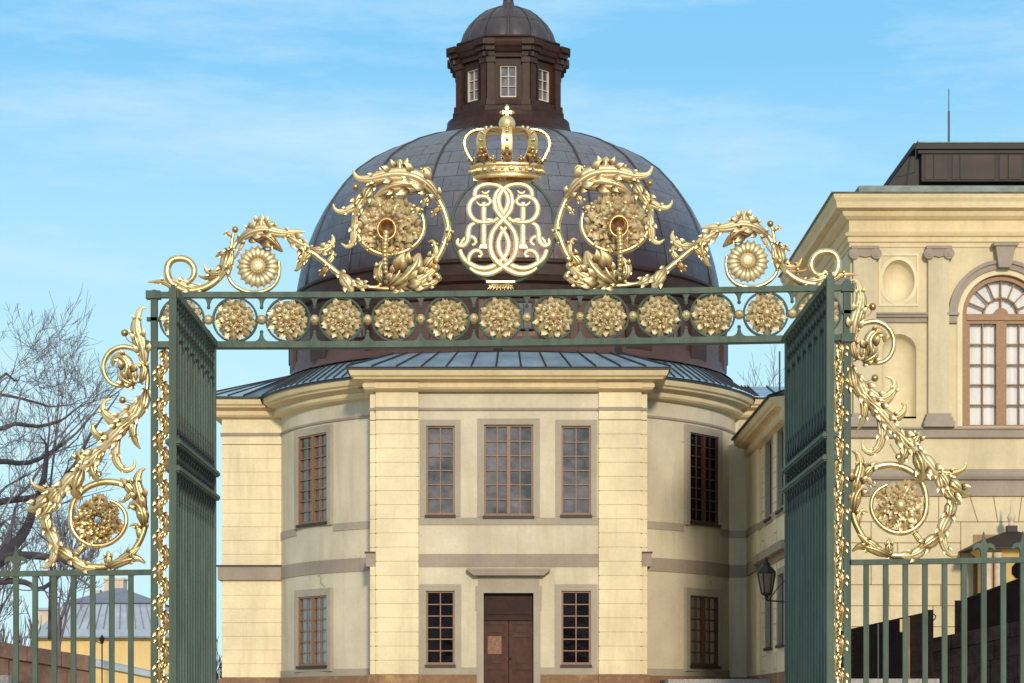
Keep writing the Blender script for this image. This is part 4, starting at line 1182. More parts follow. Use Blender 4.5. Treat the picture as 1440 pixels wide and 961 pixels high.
# medallions: ring > rosette; the rosette mesh is made in three variants and shared
def rosette_mesh(seed):
    r_ = random.Random(seed); mb = MB(); tf = lambda x, y, d=0.0: Vector((x*S, -d*S, -y*S))
    n = 9 if seed % 2 else 8
    def whorl(n, r0, r1, w, d0, rot, lob, dp=0.0):
        for i in range(n):
            a = 2*math.pi*i/n+rot+r_.uniform(-0.08, 0.08); rr = r1*r_.uniform(0.93, 1.03)
            leaf(mb, tf, [(r*math.cos(a), r*math.sin(a), h) for r, h in ((r0, 0.0), (r0*0.5+rr*0.5, 3.0), (rr, dp))], w*r_.uniform(0.9, 1.1), lob, bow=0.7, ruffle=0.5, base=0.55, tip=0.5, d0=d0)
    whorl(8, 6, 28.5, 12.5, -2.5, r_.random(), 3, 0.0)
    whorl(7, 5, 19.5, 8.5, 3.0, r_.random(), 3, 1.0)
    whorl(6, 3, 11.5, 4.6, 7.0, r_.random(), 2, 2.0)
    ball(mb, tf, 0, 0, 6.0, 11)
    rows = []
    return mb
protos = []
def copy_obj(o, parent, loc, rot=(0,0,0)):
    c = o.copy(); col.objects.link(c); c.parent = parent; c.location = loc; c.rotation_euler = rot
    return c
rp = random.Random(3)
for i in range(13):
    cx = 256 + 74.6*i; cy = beam(cx); cw = T0(cx, cy, 0)
    q = MB(); rows = []
    for k_ in range(49):
        a = 2*math.pi*k_/48; ca, sa = math.cos(a), math.sin(a)
        rows.append([T0(cx+r*ca, cy+r*sa, d) for r, d in ((29.3,-3),(29.3,3.0),(31.0,3.6),(32.2,3.0),(32.2,-3))])
    q.grid(rows); ring_o = q.build('medallion_ring', GREEN, gate, smooth=True, angle=40)
    loc = cw - gate.location
    if i < 3:
        r_o = rosette_mesh(i).build('rosette', M['goldpale'], None, smooth=True, angle=55); protos.append(r_o)
        r_o.parent = ring_o; r_o.location = loc
        r_o.rotation_euler = (rp.uniform(-0.06,0.06), rp.uniform(0, 6.28), rp.uniform(-0.06,0.06))
    else:
        copy_obj(protos[i % 3], ring_o, loc, (rp.uniform(-0.07,0.07), rp.uniform(0, 6.28), rp.uniform(-0.07,0.07)))
# bosses and spike finials between the rings
for i in range(12):
    cx = 293.3 + 74.6*i; b = beam(cx)
    q = MB(); ball(q, T0, cx, b, 7.2, 0.5, sx=0.95); ball(q, T0, cx, b+0.4, 2.0, 7.5)
    q.build('boss', PALE, gate, smooth=True)
    q = MB(); bar_box(q, cx-9, cx+9, b-1.2, b+1.2, -2, 2); q.build('boss_tie', GREEN, gate)
    for sg in (-1, 1):
        q = MB()
        prof = [(10.5,31),(6.0,29),(3.4,26),(2.2,22),(1.6,19)] if sg > 0 else [(8.5,31),(5.0,29.5),(3.0,26),(2.0,22.5),(1.5,19)]
        pts = [(cx-r, b+sg*y) for r, y in prof]+[(cx+r, b+sg*y) for r, y in prof[::-1]]
        P = [T0(x, y, 3) for x, y in pts]+[T0(x, y, -3) for x, y in pts]; n = len(pts)
        q.add(P, [tuple(range(n)), tuple(range(2*n-1, n-1, -1))]+[(j, j+n, (j+1) % n+n, (j+1) % n) for j in range(n)])
        ball(q, T0, cx, b+sg*17.2, 2.7, 0)
        q.build('finial', GREEN, gate)

# gilded running ornament between the paired posts
def gilt_strip(xc, y0, y1, hw, tf=T0):
    mb = MB(); per = 46.0; n = int((y1-y0)/4)
    wav = lambda y: xc+hw*0.62*math.sin(2*math.pi*(y-y0)/per)
    ptube(mb, tf, [(wav(y0+(y1-y0)*i/n), y0+(y1-y0)*i/n) for i in range(n+1)], 1.9, 1.0, n=6, N=n*2)
    y = y0+4; sgn = 1; r_ = random.Random(int(xc))
    while y < y1-12:
        x = wav(y); out = sgn
        leaf(mb, tf, [(x-out*hw*0.4, y-4, 1), (x+out*hw*0.2, y+6, 3), (x+out*hw*0.25, y+20, 2), (x-out*hw*0.2, y+30, 1)], 9.0, 5, bow=0.7, ruffle=0.35, base=0.6)
        ptube(mb, tf, [(x, y+10), (x+out*hw*0.75, y+16), (x+out*hw*0.95, y+6), (x+out*hw*0.45, y+2), (x+out*hw*0.3, y+6)], [1.3,1.2,1.0,0.7], n=6)
        ball(mb, tf, x+out*hw*0.35, y+5, 1.9, 2, n=6)
        y += 23.0; sgn = -sgn
    mb.build('gilded_strip', GOLD, gate, smooth=True, angle=55)
gilt_strip(229.5, beam(229)+42, YG-30, 8.0); gilt_strip(1178.8, beam(1178)+40, YG-30, 8.0)

# open leaves
def gate_leaf(xf, LL, top, r_top, r_bot, side):
    X0 = (xf-CX)*S; Yf = GY-0.06; Yn = GY-LL
    q = MB()
    def seg(mb, ya, yb, z0, z1, t):
        mb.box(X0-t, X0+t, ya, yb, z0, z1)
    inn = 1 if side < 0 else -1
    seg(q, Yf-0.05, Yf, 0.08, top, 0.026); seg(q, Yn, Yf, top, top+0.045, 0.034); seg(q, Yn, Yf, 0.08, 0.16, 0.03)
    lf = q.build('gate_leaf', GREEN, gate)
    q = MB(); seg(q, Yn-0.045, Yn, 0.06, top+0.06, 0.024); seg(q, Yn-0.03, Yn-0.01, top+0.06, top+0.085, 0.012); q.build('stile', GREEN, lf)
    for z in (r_top, r_bot):
        q = MB()
        seg(q, Yn-0.03, Yf+0.02, z-0.022, z+0.022, 0.042); seg(q, Yn-0.04, Yf+0.03, z-0.011, z+0.011, 0.052)
        q.build('middle_rail', GREEN, lf)
    nb = 14
    for i in range(nb):
        y = Yn+0.13+(Yf-Yn-0.30)*i/(nb-1); q = MB()
        seg(q, y-0.017, y+0.017, 0.12, top, 0.017)
        q.build('bar', GREEN, lf)
        xx = X0+inn*0.010
        def drop(o, z, s_, h=0.11, r=0.022):
            o.lathe([(0.004, 0), (r, s_*h*0.35), (r*0.7, s_*h*0.6), (0.004, s_*h)], (xx, y, z), 6)
        o = MB()
        for kk in range(2+(i % 2)): drop(o, top-0.02-kk*0.10, -1, 0.10, 0.024)
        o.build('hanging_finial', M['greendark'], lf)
        o = MB(); o.box(xx-0.012, xx+0.012, y-0.014, y+0.014, r_bot-0.2, r_top+0.2)
        drop(o, r_top+0.03, 1, 0.13, 0.026); drop(o, r_top+0.16, 1, 0.08, 0.018)
        drop(o, r_bot-0.03, -1, 0.12, 0.026); drop(o, r_bot-0.14, -1, 0.09, 0.018)
        o.lathe([(0.012, 0.03), (0.028, 0.06), (0.014, (r_top-r_bot)/2), (0.028, r_top-r_bot-0.06), (0.012, r_top-r_bot-0.03)], (xx, y, r_bot), 6)
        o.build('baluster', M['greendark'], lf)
gate_leaf(301, 2.11, 4.375, 3.405, 3.225, -1)
gate_leaf(1106.5, 2.28, 4.425, 3.43, 3.28, 1)

# ---- crown
CD = 0.42
def TC(ang, r, y):            # ring point of the crown
    return T0(713+r*math.sin(ang), y, CD*r*math.cos(ang))
q = MB()
prof = [(40,253),(46,253),(47.5,251.5),(47.5,249),(45.5,248),(46.5,244),(48.0,239),(47.6,238.5),(50.5,237),(51.5,234.5),(50,232.5),(46,232),(44,236)]
rows = [[TC(2*math.pi*i/72, r, y) for i in range(72)] for r, y in prof]
q.grid(rows, close=True)
for i in range(24):
    a = 2*math.pi*(i+0.5)/24
    o = MB()
    def tfj(px, py, d, a=a): return TC(a+px/48.0, 47.2+d/0.42*1.0, py)
    ball(q, tfj, 0, 242.2, 3.4 if i % 2 == 0 else 2.2, 0.2, sx=1.5 if i % 2 == 0 else 1.0, n=8)
band = q.build('crown', GOLD, gate, smooth=True, angle=40)
q = MB(); q.grid([[TC(2*math.pi*i/72, r, y) for i in range(72)] for r, y in ((46.6,247.2),(47.1,246.4),(48.3,239.6),(47.4,239.0))], close=True)
q.build('band_shade_ring', M['golddark'], band, smooth=True)  # dark ring on the band stands in for groove shade
arch_p = [(46,231),(52,222),(57,212),(59,203),(57,195),(51,188.5),(42,185),(32,184.5),(22,185.5),(12,187),(4,188)]
for a in (0, 38, 90, 142, 180, 218, 270, 322):
    ar = R(a); P = cr([(r, y) for r, y in arch_p], 28); q = MB(); rows = []
    for i, p in enumerate(P):
        tx, ty = tangent(P, i); wd = 8.0-2.0*i/27
        def pt(u, d): # u across the strap, d outward
            nx, ny = ty, -tx      # outward normal in (r, y)
            if nx*1.0+(-ny)*0.3 < 0: nx, ny = -nx, -ny
            rr = p[0]+nx*d; yy = p[1]+ny*d
            return T0(713+rr*math.sin(ar)+u*math.cos(ar), yy, CD*rr*math.cos(ar)-u*math.sin(ar))
        rows.append([pt(-wd, 0), pt(-wd, 1.8), pt(-wd*0.6, 1.0), pt(wd*0.6, 1.0), pt(wd, 1.8), pt(wd, 0), pt(wd*0.7, -1.5), pt(-wd*0.7, -1.5)])
    q.grid(rows, close=True)
    for i in range(3, 27, 3):
        p = P[i]; tx, ty = tangent(P, i); nx, ny = ty, -tx
        if nx+(-ny)*0.3 < 0: nx, ny = -nx, -ny
        rr = p[0]+nx*2.2; yy = p[1]+ny*2.2
        bx = 713+rr*math.sin(ar); bd = CD*rr*math.cos(ar)+1.5*math.cos(ar)
        ball(q, T0, bx, yy, 3.0-0.03*i, bd, n=8)
    q.build('crown_arch', GOLD, band, smooth=True, angle=50)
for i in range(16):                              # leaves standing on the rim
    ar = R(22.5*i); q = MB()
    big = i % 2 == 0
    def tl(x, y, d, ar=ar): return T0(713+(48+d)*math.sin(ar)+x*math.cos(ar), y, (CD*48+d)*math.cos(ar)-x*math.sin(ar))
    h = 21 if big else 9
    leaf(q, tl, [(0, 235, 0), (0, 235-h*0.6, 4), (0, 235-h, 7 if big else 3)], 9 if big else 6, 3, bow=0.5, ruffle=0.4)
    if big:
        leaf(q, tl, [(0, 233, 1), (-6, 226, 3), (-10, 225, 4)], 4, 2); leaf(q, tl, [(0, 233, 1), (6, 226, 3), (10, 225, 4)], 4, 2)
        ball(q, tl, 0, 224, 2.6, 6, n=8)
    else: ball(q, tl, 0, 225, 2.4, 2, n=8)
    q.build('crown_leaf', M['golddark'] if big else GOLD, band, smooth=True, angle=50)
q = MB(); ball(q, T0, 713, 174.5, 11.8, 0, n=24); q.build('orb', PALE, band, smooth=True)
q = MB(); q.lathe([(9*S,0),(10.5*S,2*S),(8*S,4*S),(6*S,6*S)], T0(713,188,0), 16); q.build('orb_mount', GOLD, band, smooth=True)
q = MB(); bar_box(q, 711.2, 714.8, 149, 164, -1.6, 1.6); bar_box(q, 705, 721, 156.8, 160.2, -1.5, 1.5)
for x, y in ((713,149.5),(705,158.5),(721,158.5)):
    ball(q, T0, x, y, 2.6, 0, n=8)
    dx, dy = (x-713), (y-158.5); l = math.hypot(dx, dy); dx, dy = dx/l, dy/l
    for s_ in (-1, 1): ball(q, T0, x-dx*2.6-dy*s_*2.4, y-dy*2.6+dx*s_*2.4, 1.7, 0, n=8)
q.build('cross', GOLD, band, smooth=True, angle=40)

# ---- royal cipher
zx = lambda x, y: (630+x/6.006, 245+y/6.006)
strokes = [
 ([(226,195),(232,140),(285,95),(365,85),(440,108),(492,165),(508,235),(482,310),(432,365),(388,398),(330,422),(272,424)], [3.2,3.5,3.6,3.6,3.4,2.6,1.8], 0.0),
 ([(437,128),(405,165),(393,230),(403,300),(445,362),(510,430),(560,500),(578,600),(560,690),(500,762),(400,826),(320,848),(240,832),(185,796)], [2.6,3.4,3.5,3.6,3.7,3.7,3.4,2.0], 1.6),
 ([(268,408),(330,383),(385,392),(432,438),(482,500),(510,580),(500,660),(450,728),(380,778),(290,796),(200,766),(130,710),(100,640)], [1.6,2.2,3.2,3.7,3.7,3.7,3.6,3.2], -1.6),
 ([(242,238),(262,262),(300,268),(345,258),(356,226),(322,196),(258,194),(204,226),(176,290),(194,360),(240,402),(320,410),(375,402)], [1.4,2.2,2.6,3.3,3.8,3.6,2.8,1.6], 2.2),
 ([(232,412),(186,440),(168,500),(166,560),(132,606),(92,602),(76,575),(88,548)], [2.2,3.6,3.9,3.6,3.0,1.8], 0.6),
 ([(104,600),(122,560),(160,532),(205,530),(234,556),(230,586),(205,598)], [1.6,2.4,2.8,2.6,1.8], -1.4),
 ([(174,738),(182,690),(222,650),(264,650),(286,678),(272,700),(255,694)], [2.6,3.2,3.0,2.4,1.8], 0.4),
 ([(286,146),(302,162),(330,160),(346,142)], [1.0,2.0,1.0], 0.5),
]
mono = MB()
for fl in (False, True):
    tf = (lambda x, y, d=0.0: T0(1415.6-x, y, d)) if fl else T0
    for pts, ws, d0 in strokes:
        ptube(mono, tf, [zx(*p) for p in pts], [w_*1.13 for w_ in ws], 0.5, n=10, d0=d0+(0.5 if fl else 0))
    for (x0, x1, y0, y1) in ((276,327,240,600),):
        ptube(mono, tf, [zx((x0+x1)/2, y0), zx((x0+x1)/2, (y0+y1)/2), zx((x0+x1)/2, y1)], (x1-x0)/2/6.006, 0.55, n=12)
    P = [zx(276,598),zx(327,598),zx(330,628),zx(260,628)]
    mono.add([tf(x,y,1.8) for x,y in P]+[tf(x,y,-1.6) for x,y in P], [(0,1,2,3),(7,6,5,4),(0,4,5,1),(1,5,6,2),(2,6,7,3),(3,7,4,0)])
    P = [zx(284,178),zx(345,178),zx(338,200),zx(292,200)]
    mono.add([tf(x,y,1.2) for x,y in P]+[tf(x,y,-1.2) for x,y in P], [(0,1,2,3),(7,6,5,4),(0,4,5,1),(1,5,6,2),(2,6,7,3),(3,7,4,0)])
cip = mono.build('royal_cipher', PALE, gate, smooth=True, angle=40)
q = MB(); N_ = 60
hoop = []
for i in range(N_+1):
    a = R(-58) + R(296)*i/N_
    hoop.append((708.5+73.5*math.cos(a), 321+76.5*math.sin(a)))
ptube(q, T0, hoop, 2.2, 1.0, n=6, d0=-4); q.build('hoop', GREEN, cip, smooth=True)
q = MB()
for i in range(9):
    a = R(-62+124*i/8); leaf(q, T0, [(704+6*math.sin(a), 397.5, 0), (704+14*math.sin(a), 402, 3), (704+21*math.sin(a), 407.5+1.5*math.cos(a), 5)], 3.2, 2, bow=0.8)
bar_box(q, 684, 724, 395.5, 398.2, -3, 3)
q.build('base_leaf', GOLD, cip, smooth=True, angle=50)
q = MB(); bar_box(q, 666, 702, 250, 255, -3, 3); bar_box(q, 712, 748, 250, 255, -3, 3); q.build('crown_support', M['golddark'], cip)

# ---- overthrow scrolls (left drawn, right mirrored)
def flower_boss(parent, tf, cx, cy, sc, pistil=True):
    q = MB()
    for k_, (n, r0, r1, w, d0) in enumerate(((7, 14, 44, 19, -5), (7, 10, 34, 14, 1), (6, 8, 24, 10, 7))):
        for i in range(n):
            a = 2*math.pi*i/n+0.2+0.37*k_; rr = r1*sc*(1+0.06*math.sin(i*2.7))
            leaf(q, tf, [(cx+r*math.cos(a), cy+r*math.sin(a), h) for r, h in ((r0*sc, 0.0), ((r0*0.5)*sc+rr*0.5, 4.0), (rr, 0.5))], w*sc, 4, bow=0.7, ruffle=0.55, base=0.6, tip=0.45, d0=d0)
    for i in range(14):
        a = i*2.4; r = (20+9*(i % 3))*sc
        ball(q, tf, cx+r*math.cos(a), cy+r*math.sin(a), 2.6, 9-2*(i % 3), n=6)
    q.build('scroll_flower', M['goldpale'], parent, smooth=True, angle=55)
    if pistil:
        q = MB(); rows = []
        for j, (r, d) in enumerate(((6,8),(11,12),(14.5,18),(14.5,25),(12.5,28),(10.5,24),(8,12),(3,9))):
            rows.append([tf(cx-3+r*math.cos(2*math.pi*i/20), cy+3+d*0.35+r*1.15*math.sin(2*math.pi*i/20), d) for i in range(20)])
        q.grid(rows, close=True); q.build('flower_cup', M['golddark'], parent, smooth=True)
        q = MB()
        for j in range(11):
            t = j/10; ball(q, tf, cx-3.5-1.2*math.sin(t*3), cy+17+56*t, 5.0-1.7*t, 24+10*math.sin(t*2.2), n=10)
        q.build('pistil', GOLD, parent, smooth=True)

def big_scroll(tf):
    q = MB()
    ptube(q, tf, [(594,384,2),(606,372),(616,362),(624,345),(630,322),(626,302),(618,284),(606,268),(591,258),(572,253),(551,253),(533,257),(516,268),(505,284),(500,300),(499,318),(506,336),(519,350),(538,358),(560,357),(581,347),(593,332),(596,316),(593,302),(586,292)],
          [4.5,4.6,4.6,5.0,5.6,5.4,5.0,4.2,4.2,4.0,3.6,3.0], 1.0)
    ptube(q, tf, [(437,353),(460,372),(477,386),(497,397),(520,404),(534,402),(540,394),(538.5,388)], [4.6,4.4,4.2,4.0,3.4,2.2,1.2], 1.0)
    ptube(q, tf, [(515,404),(545,406.5),(575,405),(600,400),(616,393),(615,386),(608,386)], [1.5,3.4,4.6,5.0,4.2,2.6], 1.0)
    sc = q.build('leaf_scroll', GOLD, gate, smooth=True, angle=50)
    def lf(*a, mat=GOLD, **k):
        a = (a[0], a[1]*1.25, max(2, int(a[2]*0.8))) + a[3:]; m_ = MB(); leaf(m_, tf, *a, **k); m_.build('acanthus_leaf', mat, sc, smooth=True, angle=55)
    # long crest leaf across the top, with its upright plume
    lf([(618,282,5),(603,263,7),(580,250,8),(550,248,8),(520,254,7),(503,252,6),(497,241,5)], 13, 8, d0=2, mat=PALE)
    lf([(600,268,7),(578,262,9),(556,263,9),(538,270,8),(527,279,6)], 12, 6, d0=2, wl=1.25, wr=0.7)
    lf([(566,250,3),(563,240,4),(562,226,6)], 13, 4, d0=1); lf([(574,252,3),(577,243,4),(581,236,6)], 7, 3); lf([(556,250,3),(551,243,4),(545,240,5)], 8, 3)
    lf([(584,254,3),(590,247,4),(592,241,5)], 6, 3); lf([(540,252,3),(533,246,4),(529,243,5)], 8, 3)
    lf([(600,262,2),(592,250,3),(595,240,3),(603,237,3),(606,242,4)], 4.2, 4)
    # hooked leaves on the outer flank
    lf([(520,266,4),(505,283,5),(496,293,5),(480,299,4),(471,295,4),(469,288,4)], 7.5, 5, mat=PALE); lf([(516,274,5),(504,292,6),(500,306,5)], 9, 4)
    lf([(501,300,4),(499,325,5),(496,343,4),(488,348,4),(480,343,4)], 7, 5, mat=PALE)
    lf([(524,262,6),(516,274,8),(510,290,7)], 10, 4)
    lf([(604,276,4),(598,285,5),(596,292,4)], 6, 3); lf([(620,292,3),(613,297,3),(607,306,2)], 4, 3)
    lf([(611,368,3),(613,352,3),(609,340,3),(602,341,2)], 5, 4); lf([(625,345,3),(632,327,4),(631,316,3)], 6, 3); lf([(596,380,4),(606,366,5),(617,358,4)], 9, 4)
    lf([(520,352,3),(512,342,3),(505,330,2)], 5, 3); lf([(594,300,4),(586,296,5),(577,296,4)], 6, 3)
    # base fan
    lf([(548,405,3),(568,394,6),(584,376,9),(590,358,7)], 20, 6, mat=GOLD, wl=1.2, wr=0.9); lf([(545,404,4),(560,388,7),(566,368,8),(560,360,5)], 12, 5)
    lf([(560,405,4),(585,398,7),(604,386,7),(615,376,5)], 12, 5, mat=PALE); lf([(575,406,3),(598,402,6),(613,397,5),(618,389,3)], 8, 4)
    lf([(540,400,3),(533,388,4),(537,372,5),(545,366,4)], 8, 4); lf([(535,372,2),(530,384,3),(536,396,3)], 6, 3)
    # leaves on the long stem
    lf([(478,384,4),(488,398,6),(493,408,5),(495,417,3)], 10, 4, mat=PALE); lf([(500,396,4),(509,402,5),(518,404,3)], 8, 3, mat=PALE)
    lf([(457,372,3),(465,366,3),(468,356,3),(464,351,2)], 5.5, 3); lf([(462,374,3),(456,382,3),(449,388,2)], 6, 3, mat=M['golddark'])
    for x, y, r in ((500.5,264,5.0),(613,377,5.5),(617,392,4.5)):
        m_ = MB(); ball(m_, tf, x, y, r, 4); m_.build('berry', M['golddark'] if x < 520 else GOLD, sc, smooth=True)
    flower_boss(sc, tf, 548, 316, 0.98)
    return sc
big_scroll(T0); big_scroll(TR)

def small_scroll(tf):
    q = MB()
    ptube(q, tf, [(437,353),(422,344),(405,334),(385,328),(365,328),(347,331),(335,339),(327,352),(322,366),(317,380),(306,393),(292,403),(276,408.5),(258,408),(244,401),(236.5,390),(235.5,377),(241,367),(252,363.5),(264,366),(272,375),(273,386),(267,395),(258,396.5),(253,391)],
          [4.4,4.2,3.6,3.4,3.4,3.6,4.2,5.0,5.6,5.6,5.4,5.0,4.6,4.2,3.0], 1.0)
    ptube(q, tf, [(319,378),(322,391),(330,402),(345,410),(362,411.5),(378,407),(389,396),(393,381),(392,368)], [2.4,2.8,3.0,3.2,3.0,2.8,2.4], 1.0)
    ptube(q, tf, [(323,360),(326,342),(328,330),(331,325)], [3.0,2.6,1.6], 1.0)
    sc = q.build('leaf_scroll', GOLD, gate, smooth=True, angle=50)
    def lf(*a, mat=GOLD, **k):
        a = (a[0], a[1]*1.35, max(2, int(a[2]*0.8))) + a[3:]; m_ = MB(); leaf(m_, tf, *a, **k); m_.build('acanthus_leaf', mat, sc, smooth=True, angle=55)
    lf([(334,342,5),(350,330,7),(372,325,8),(395,329,7),(414,327,5),(429,327,3)], 9, 7, mat=PALE)
    lf([(352,334,6),(374,334,8),(388,344,7),(398,355,5)], 10, 5, wl=0.7, wr=1.3, mat=M['golddark'])
    lf([(368,326,3),(368,315,4),(369,304,5)], 10, 4, mat=PALE); lf([(358,328,3),(353,320,4),(351,314,4)], 7, 3); lf([(377,327,3),(382,319,4),(384,312,4)], 7, 3)
    lf([(436,351,4),(452,353,5),(464,347,4),(469,338,3),(467,331,3)], 7, 5, mat=PALE); lf([(402,331,4),(420,342,6),(437,350,4)], 9, 5, mat=PALE)
    lf([(416,338,4),(427,352,5),(424,368,4),(418,380,3),(414,381,2)], 7.5, 5); lf([(440,353,3),(430,362,4),(424,372,3)], 6, 3)
    lf([(326,334,2),(321,329,2),(314,330,2)], 3, 3); lf([(317,380,4),(303,385,4),(292,383,3),(287,373,3)], 5, 4); lf([(315,384,4),(303,391,3),(287,391,2),(279,388,2)], 4.5, 4, mat=M['golddark'])
    lf([(323,360,4),(312,358,4),(303,362,2)], 4.5, 3); lf([(322,352,5),(318,370,7),(312,388,5),(309,395,4)], 9, 4); lf([(326,350,5),(324,372,7),(322,390,4)], 6, 3)
    lf([(284,406,3),(262,404,5),(248,397,5),(236,394,4)], 7, 5, mat=PALE); lf([(258,407,2),(244,404,3),(229,397,2),(207,397,1)], 4.5, 4)
    lf([(346,333,2),(338,350,2),(330,365,1)], 3, 3)
    m_ = MB(); ball(m_, tf, 331, 323.5, 4.6, 2); m_.build('berry', M['golddark'], sc, smooth=True)
    q = MB()
    radial_petals(q, tf, 363, 376, 20, 9, 30, 4.4, 1, d0=2, bow=0.5, ruffle=0.2, droop=3)
    radial_petals(q, tf, 363, 376, 20, 9, 27, 4.0, 1, d0=-1, bow=0.5, ruffle=0.2, droop=2, rot=0.16)
    fl = q.build('sunflower', PALE, sc, smooth=True, angle=55)
    rows = []
    q = MB()
    for j in range(7):
        r = 11.5*math.sin(math.pi/2*j/6)
        rows.append([tf(363+r*math.cos(2*math.pi*i/24), 375+r*math.sin(2*math.pi*i/24), 3+5.5*math.cos(math.pi/2*j/6)) for i in range(24)])
    q.grid(rows, close=True)
    for j, (r, n) in enumerate(((3,6),(6.2,12),(9.2,18))):
        for i in range(n): ball(q, tf, 363+r*math.cos(2*math.pi*i/n+j), 375+r*math.sin(2*math.pi*i/n+j), 1.0, 8.4-0.03*r*r, n=6)
    q.build('flower_disc', PALE, sc, smooth=True)
small_scroll(T0); small_scroll(TR)

# ---- side brackets
def bracket(tf, mirrored):
    q = MB()
    ptube(q, tf, [(197,455),(199,480),(205,509),(207.5,534),(204,559),(192,584),(172,608),(141,637),(108,668),(84,686),(66,704),(60,722),(64,742),(74,762),(90,780),(112,792),(140,798),(166,792),(184,779),(197,760),(204,738),(203,714),(193,694),(172,681),(146,678),(122,686),(106,702),(100,722),(102,744),(114,760),(132,767.5),(152,765),(168,754),(177,738),(176,722),(168,711),(155,704)],
          [2.0,3.2,3.8,4.4,5.0,5.4,5.4,5.2,4.8,4.6,4.6,4.8,4.8,4.4,4.0,3.4,2.6], 1.0)
    ptube(q, tf, [(203,508),(194,494),(180,488.5),(166,489),(153,497),(146,511),(147,526),(155,538),(168,543),(184,541)], [3.6,3.6,3.8,3.8,3.4,3.0,2.4], 1.0)
    ptube(q, tf, [(150,798),(175,789),(191,783),(204,792)], [4.6,4.8,4.6,1.6], 1.0)
    ptube(q, tf, [(188,484),(179,478),(176,471)], [1.0,0.9,0.8], n=5); ptube(q, tf, [(202,558),(190,568),(180,566),(173,563)], [1.0,0.9,0.8], n=5); ptube(q, tf, [(151,650),(145,660),(140,666)], [1.0,0.9,0.8], n=5)
    sc = q.build('leaf_bracket', GOLD, gate, smooth=True, angle=50)
    def lf(*a, mat=GOLD, **k):
        a = (a[0], a[1]*1.42, max(2, int(a[2]*0.75))) + a[3:]; m_ = MB(); leaf(m_, tf, *a, **k); m_.build('acanthus_leaf', mat, sc, smooth=True, angle=55)
    lf([(204,520,4),(201,490,6),(193,462,7),(195,444,5),(199,434,3),(206,434,2)], 9, 7, mat=PALE); lf([(200,500,5),(193,480,7),(188,460,5),(189,448,3)], 7, 5)
    lf([(186,541,3),(178,530,6),(180,514,7),(170,503,7),(160,507,6),(160,516,5)], 10, 6); lf([(190,543,3),(176,536,5),(168,528,5)], 8, 4); lf([(187,540,3),(188,524,5),(184,510,4)], 7, 4)
    lf([(198,540,4),(203,520,5),(196,502,5)], 6, 4)
    lf([(203,556,4),(190,574,7),(168,590,6),(152,586,4),(145,576,3),(147,565,3),(158,561,2)], 8, 7, mat=PALE); lf([(200,566,5),(186,585,8),(168,600,6),(146,588,4)], 9, 5)
    lf([(206,548,4),(203,570,7),(195,590,5)], 8, 4); lf([(199,562,6),(188,586,9),(178,602,6)], 10, 4, mat=PALE)
    lf([(192,586,5),(170,604,8),(150,616,6),(136,612,4),(130,601,3),(135,596,2)], 9, 6); lf([(184,592,5),(160,616,9),(140,640,6)], 10, 5, mat=PALE)
    lf([(192,584,3),(187,604,5),(191,622,4),(198,632,2)], 6, 4); lf([(170,610,4),(163,632,6),(166,652,5),(178,662,4),(189,656,3),(189,645,2)], 6.5, 6, mat=PALE)
    lf([(150,628,5),(128,648,8),(107,668,6)], 10, 6, mat=PALE); lf([(142,634,6),(132,652,8),(122,664,5)], 9, 4); lf([(122,652,4),(114,644,5),(109,634,4)], 8, 3); lf([(118,656,6),(108,676,9),(107,694,7),(116,702,4)], 11, 5)
    lf([(128,648,5),(132,665,7),(140,680,4)], 7, 4); lf([(112,664,6),(96,680,8),(82,700,6)], 11, 5, mat=PALE)
    lf([(104,672,3),(78,690,5),(58,688,4),(46,682,3),(44,673,2)], 6, 5); lf([(88,686,5),(76,700,8),(66,720,6)], 9, 5)
    lf([(74,696,5),(60,708,7),(47,716,5),(37,717,3)], 11, 5); lf([(78,700,4),(64,722,7),(52,730,4)], 9, 4); lf([(84,690,6),(80,704,8),(77,720,5)], 8, 3, mat=PALE)
    lf([(64,722,4),(68,742,6),(74,758,4)], 9, 4); lf([(66,742,4),(78,762,7),(80,782,5)], 9, 5, mat=PALE); lf([(76,762,3),(76,783,4),(66,797,3),(56,797,2)], 6, 5, mat=PALE)
    lf([(80,770,5),(98,782,7),(116,793,5)], 9, 5); lf([(100,786,5),(118,797,6),(136,800,4)], 8, 4, mat=PALE)
    lf([(104,784,3),(112,774,3),(117,765,2),(112,757,2)], 4.5, 4); lf([(150,797,3),(153,785,4),(152,775,3)], 6, 3); lf([(162,794,4),(182,781,6),(197,770,4)], 7, 4); lf([(150,799,4),(176,789,6),(194,786,4),(204,793,2)], 7, 4)
    lf([(196,760,3),(195,745,3),(189,738,2),(182,741,2)], 4.5, 4); lf([(203,742,4),(200,720,6),(190,708,5),(180,716,3)], 9, 5); lf([(203,725,5),(198,700,7),(193,680,6),(197,664,4),(205,659,2)], 9, 6); lf([(190,696,4),(180,684,5),(170,673,4)], 7, 4)
    lf([(186,690,3),(176,704,3),(168,706,2)], 4, 3)
    for x, y, r in ((175.5,468.5,5.2),(172.5,563,5.0),(139.5,667,4.4)):
        m_ = MB(); ball(m_, tf, x, y, r, 1); m_.build('berry', M['golddark'], sc, smooth=True)
    q = MB(); cx, cy = 138, 732
    n1_, n2_ = (8, 7) if mirrored else (7, 9)
    for n, r0, r1, w, d0, rot in ((n1_, 8, 34, 14, -4, 0.3), (n2_-1, 6, 24, 10, 2, 0.1), (5, 5, 15, 7, 6, 0.6)):
        for i in range(n):
            a = 2*math.pi*i/n+rot; rr = r1*(1+0.10*math.sin(i*2.3+rot*9))
            leaf(q, tf, [(cx+r*math.cos(a), cy+r*math.sin(a), h) for r, h in ((r0, 0.0), (r0*0.5+rr*0.5, 5.0), (rr, 0.0))], w, 4, bow=0.6, ruffle=0.45, base=0.5, tip=0.4, d0=d0)
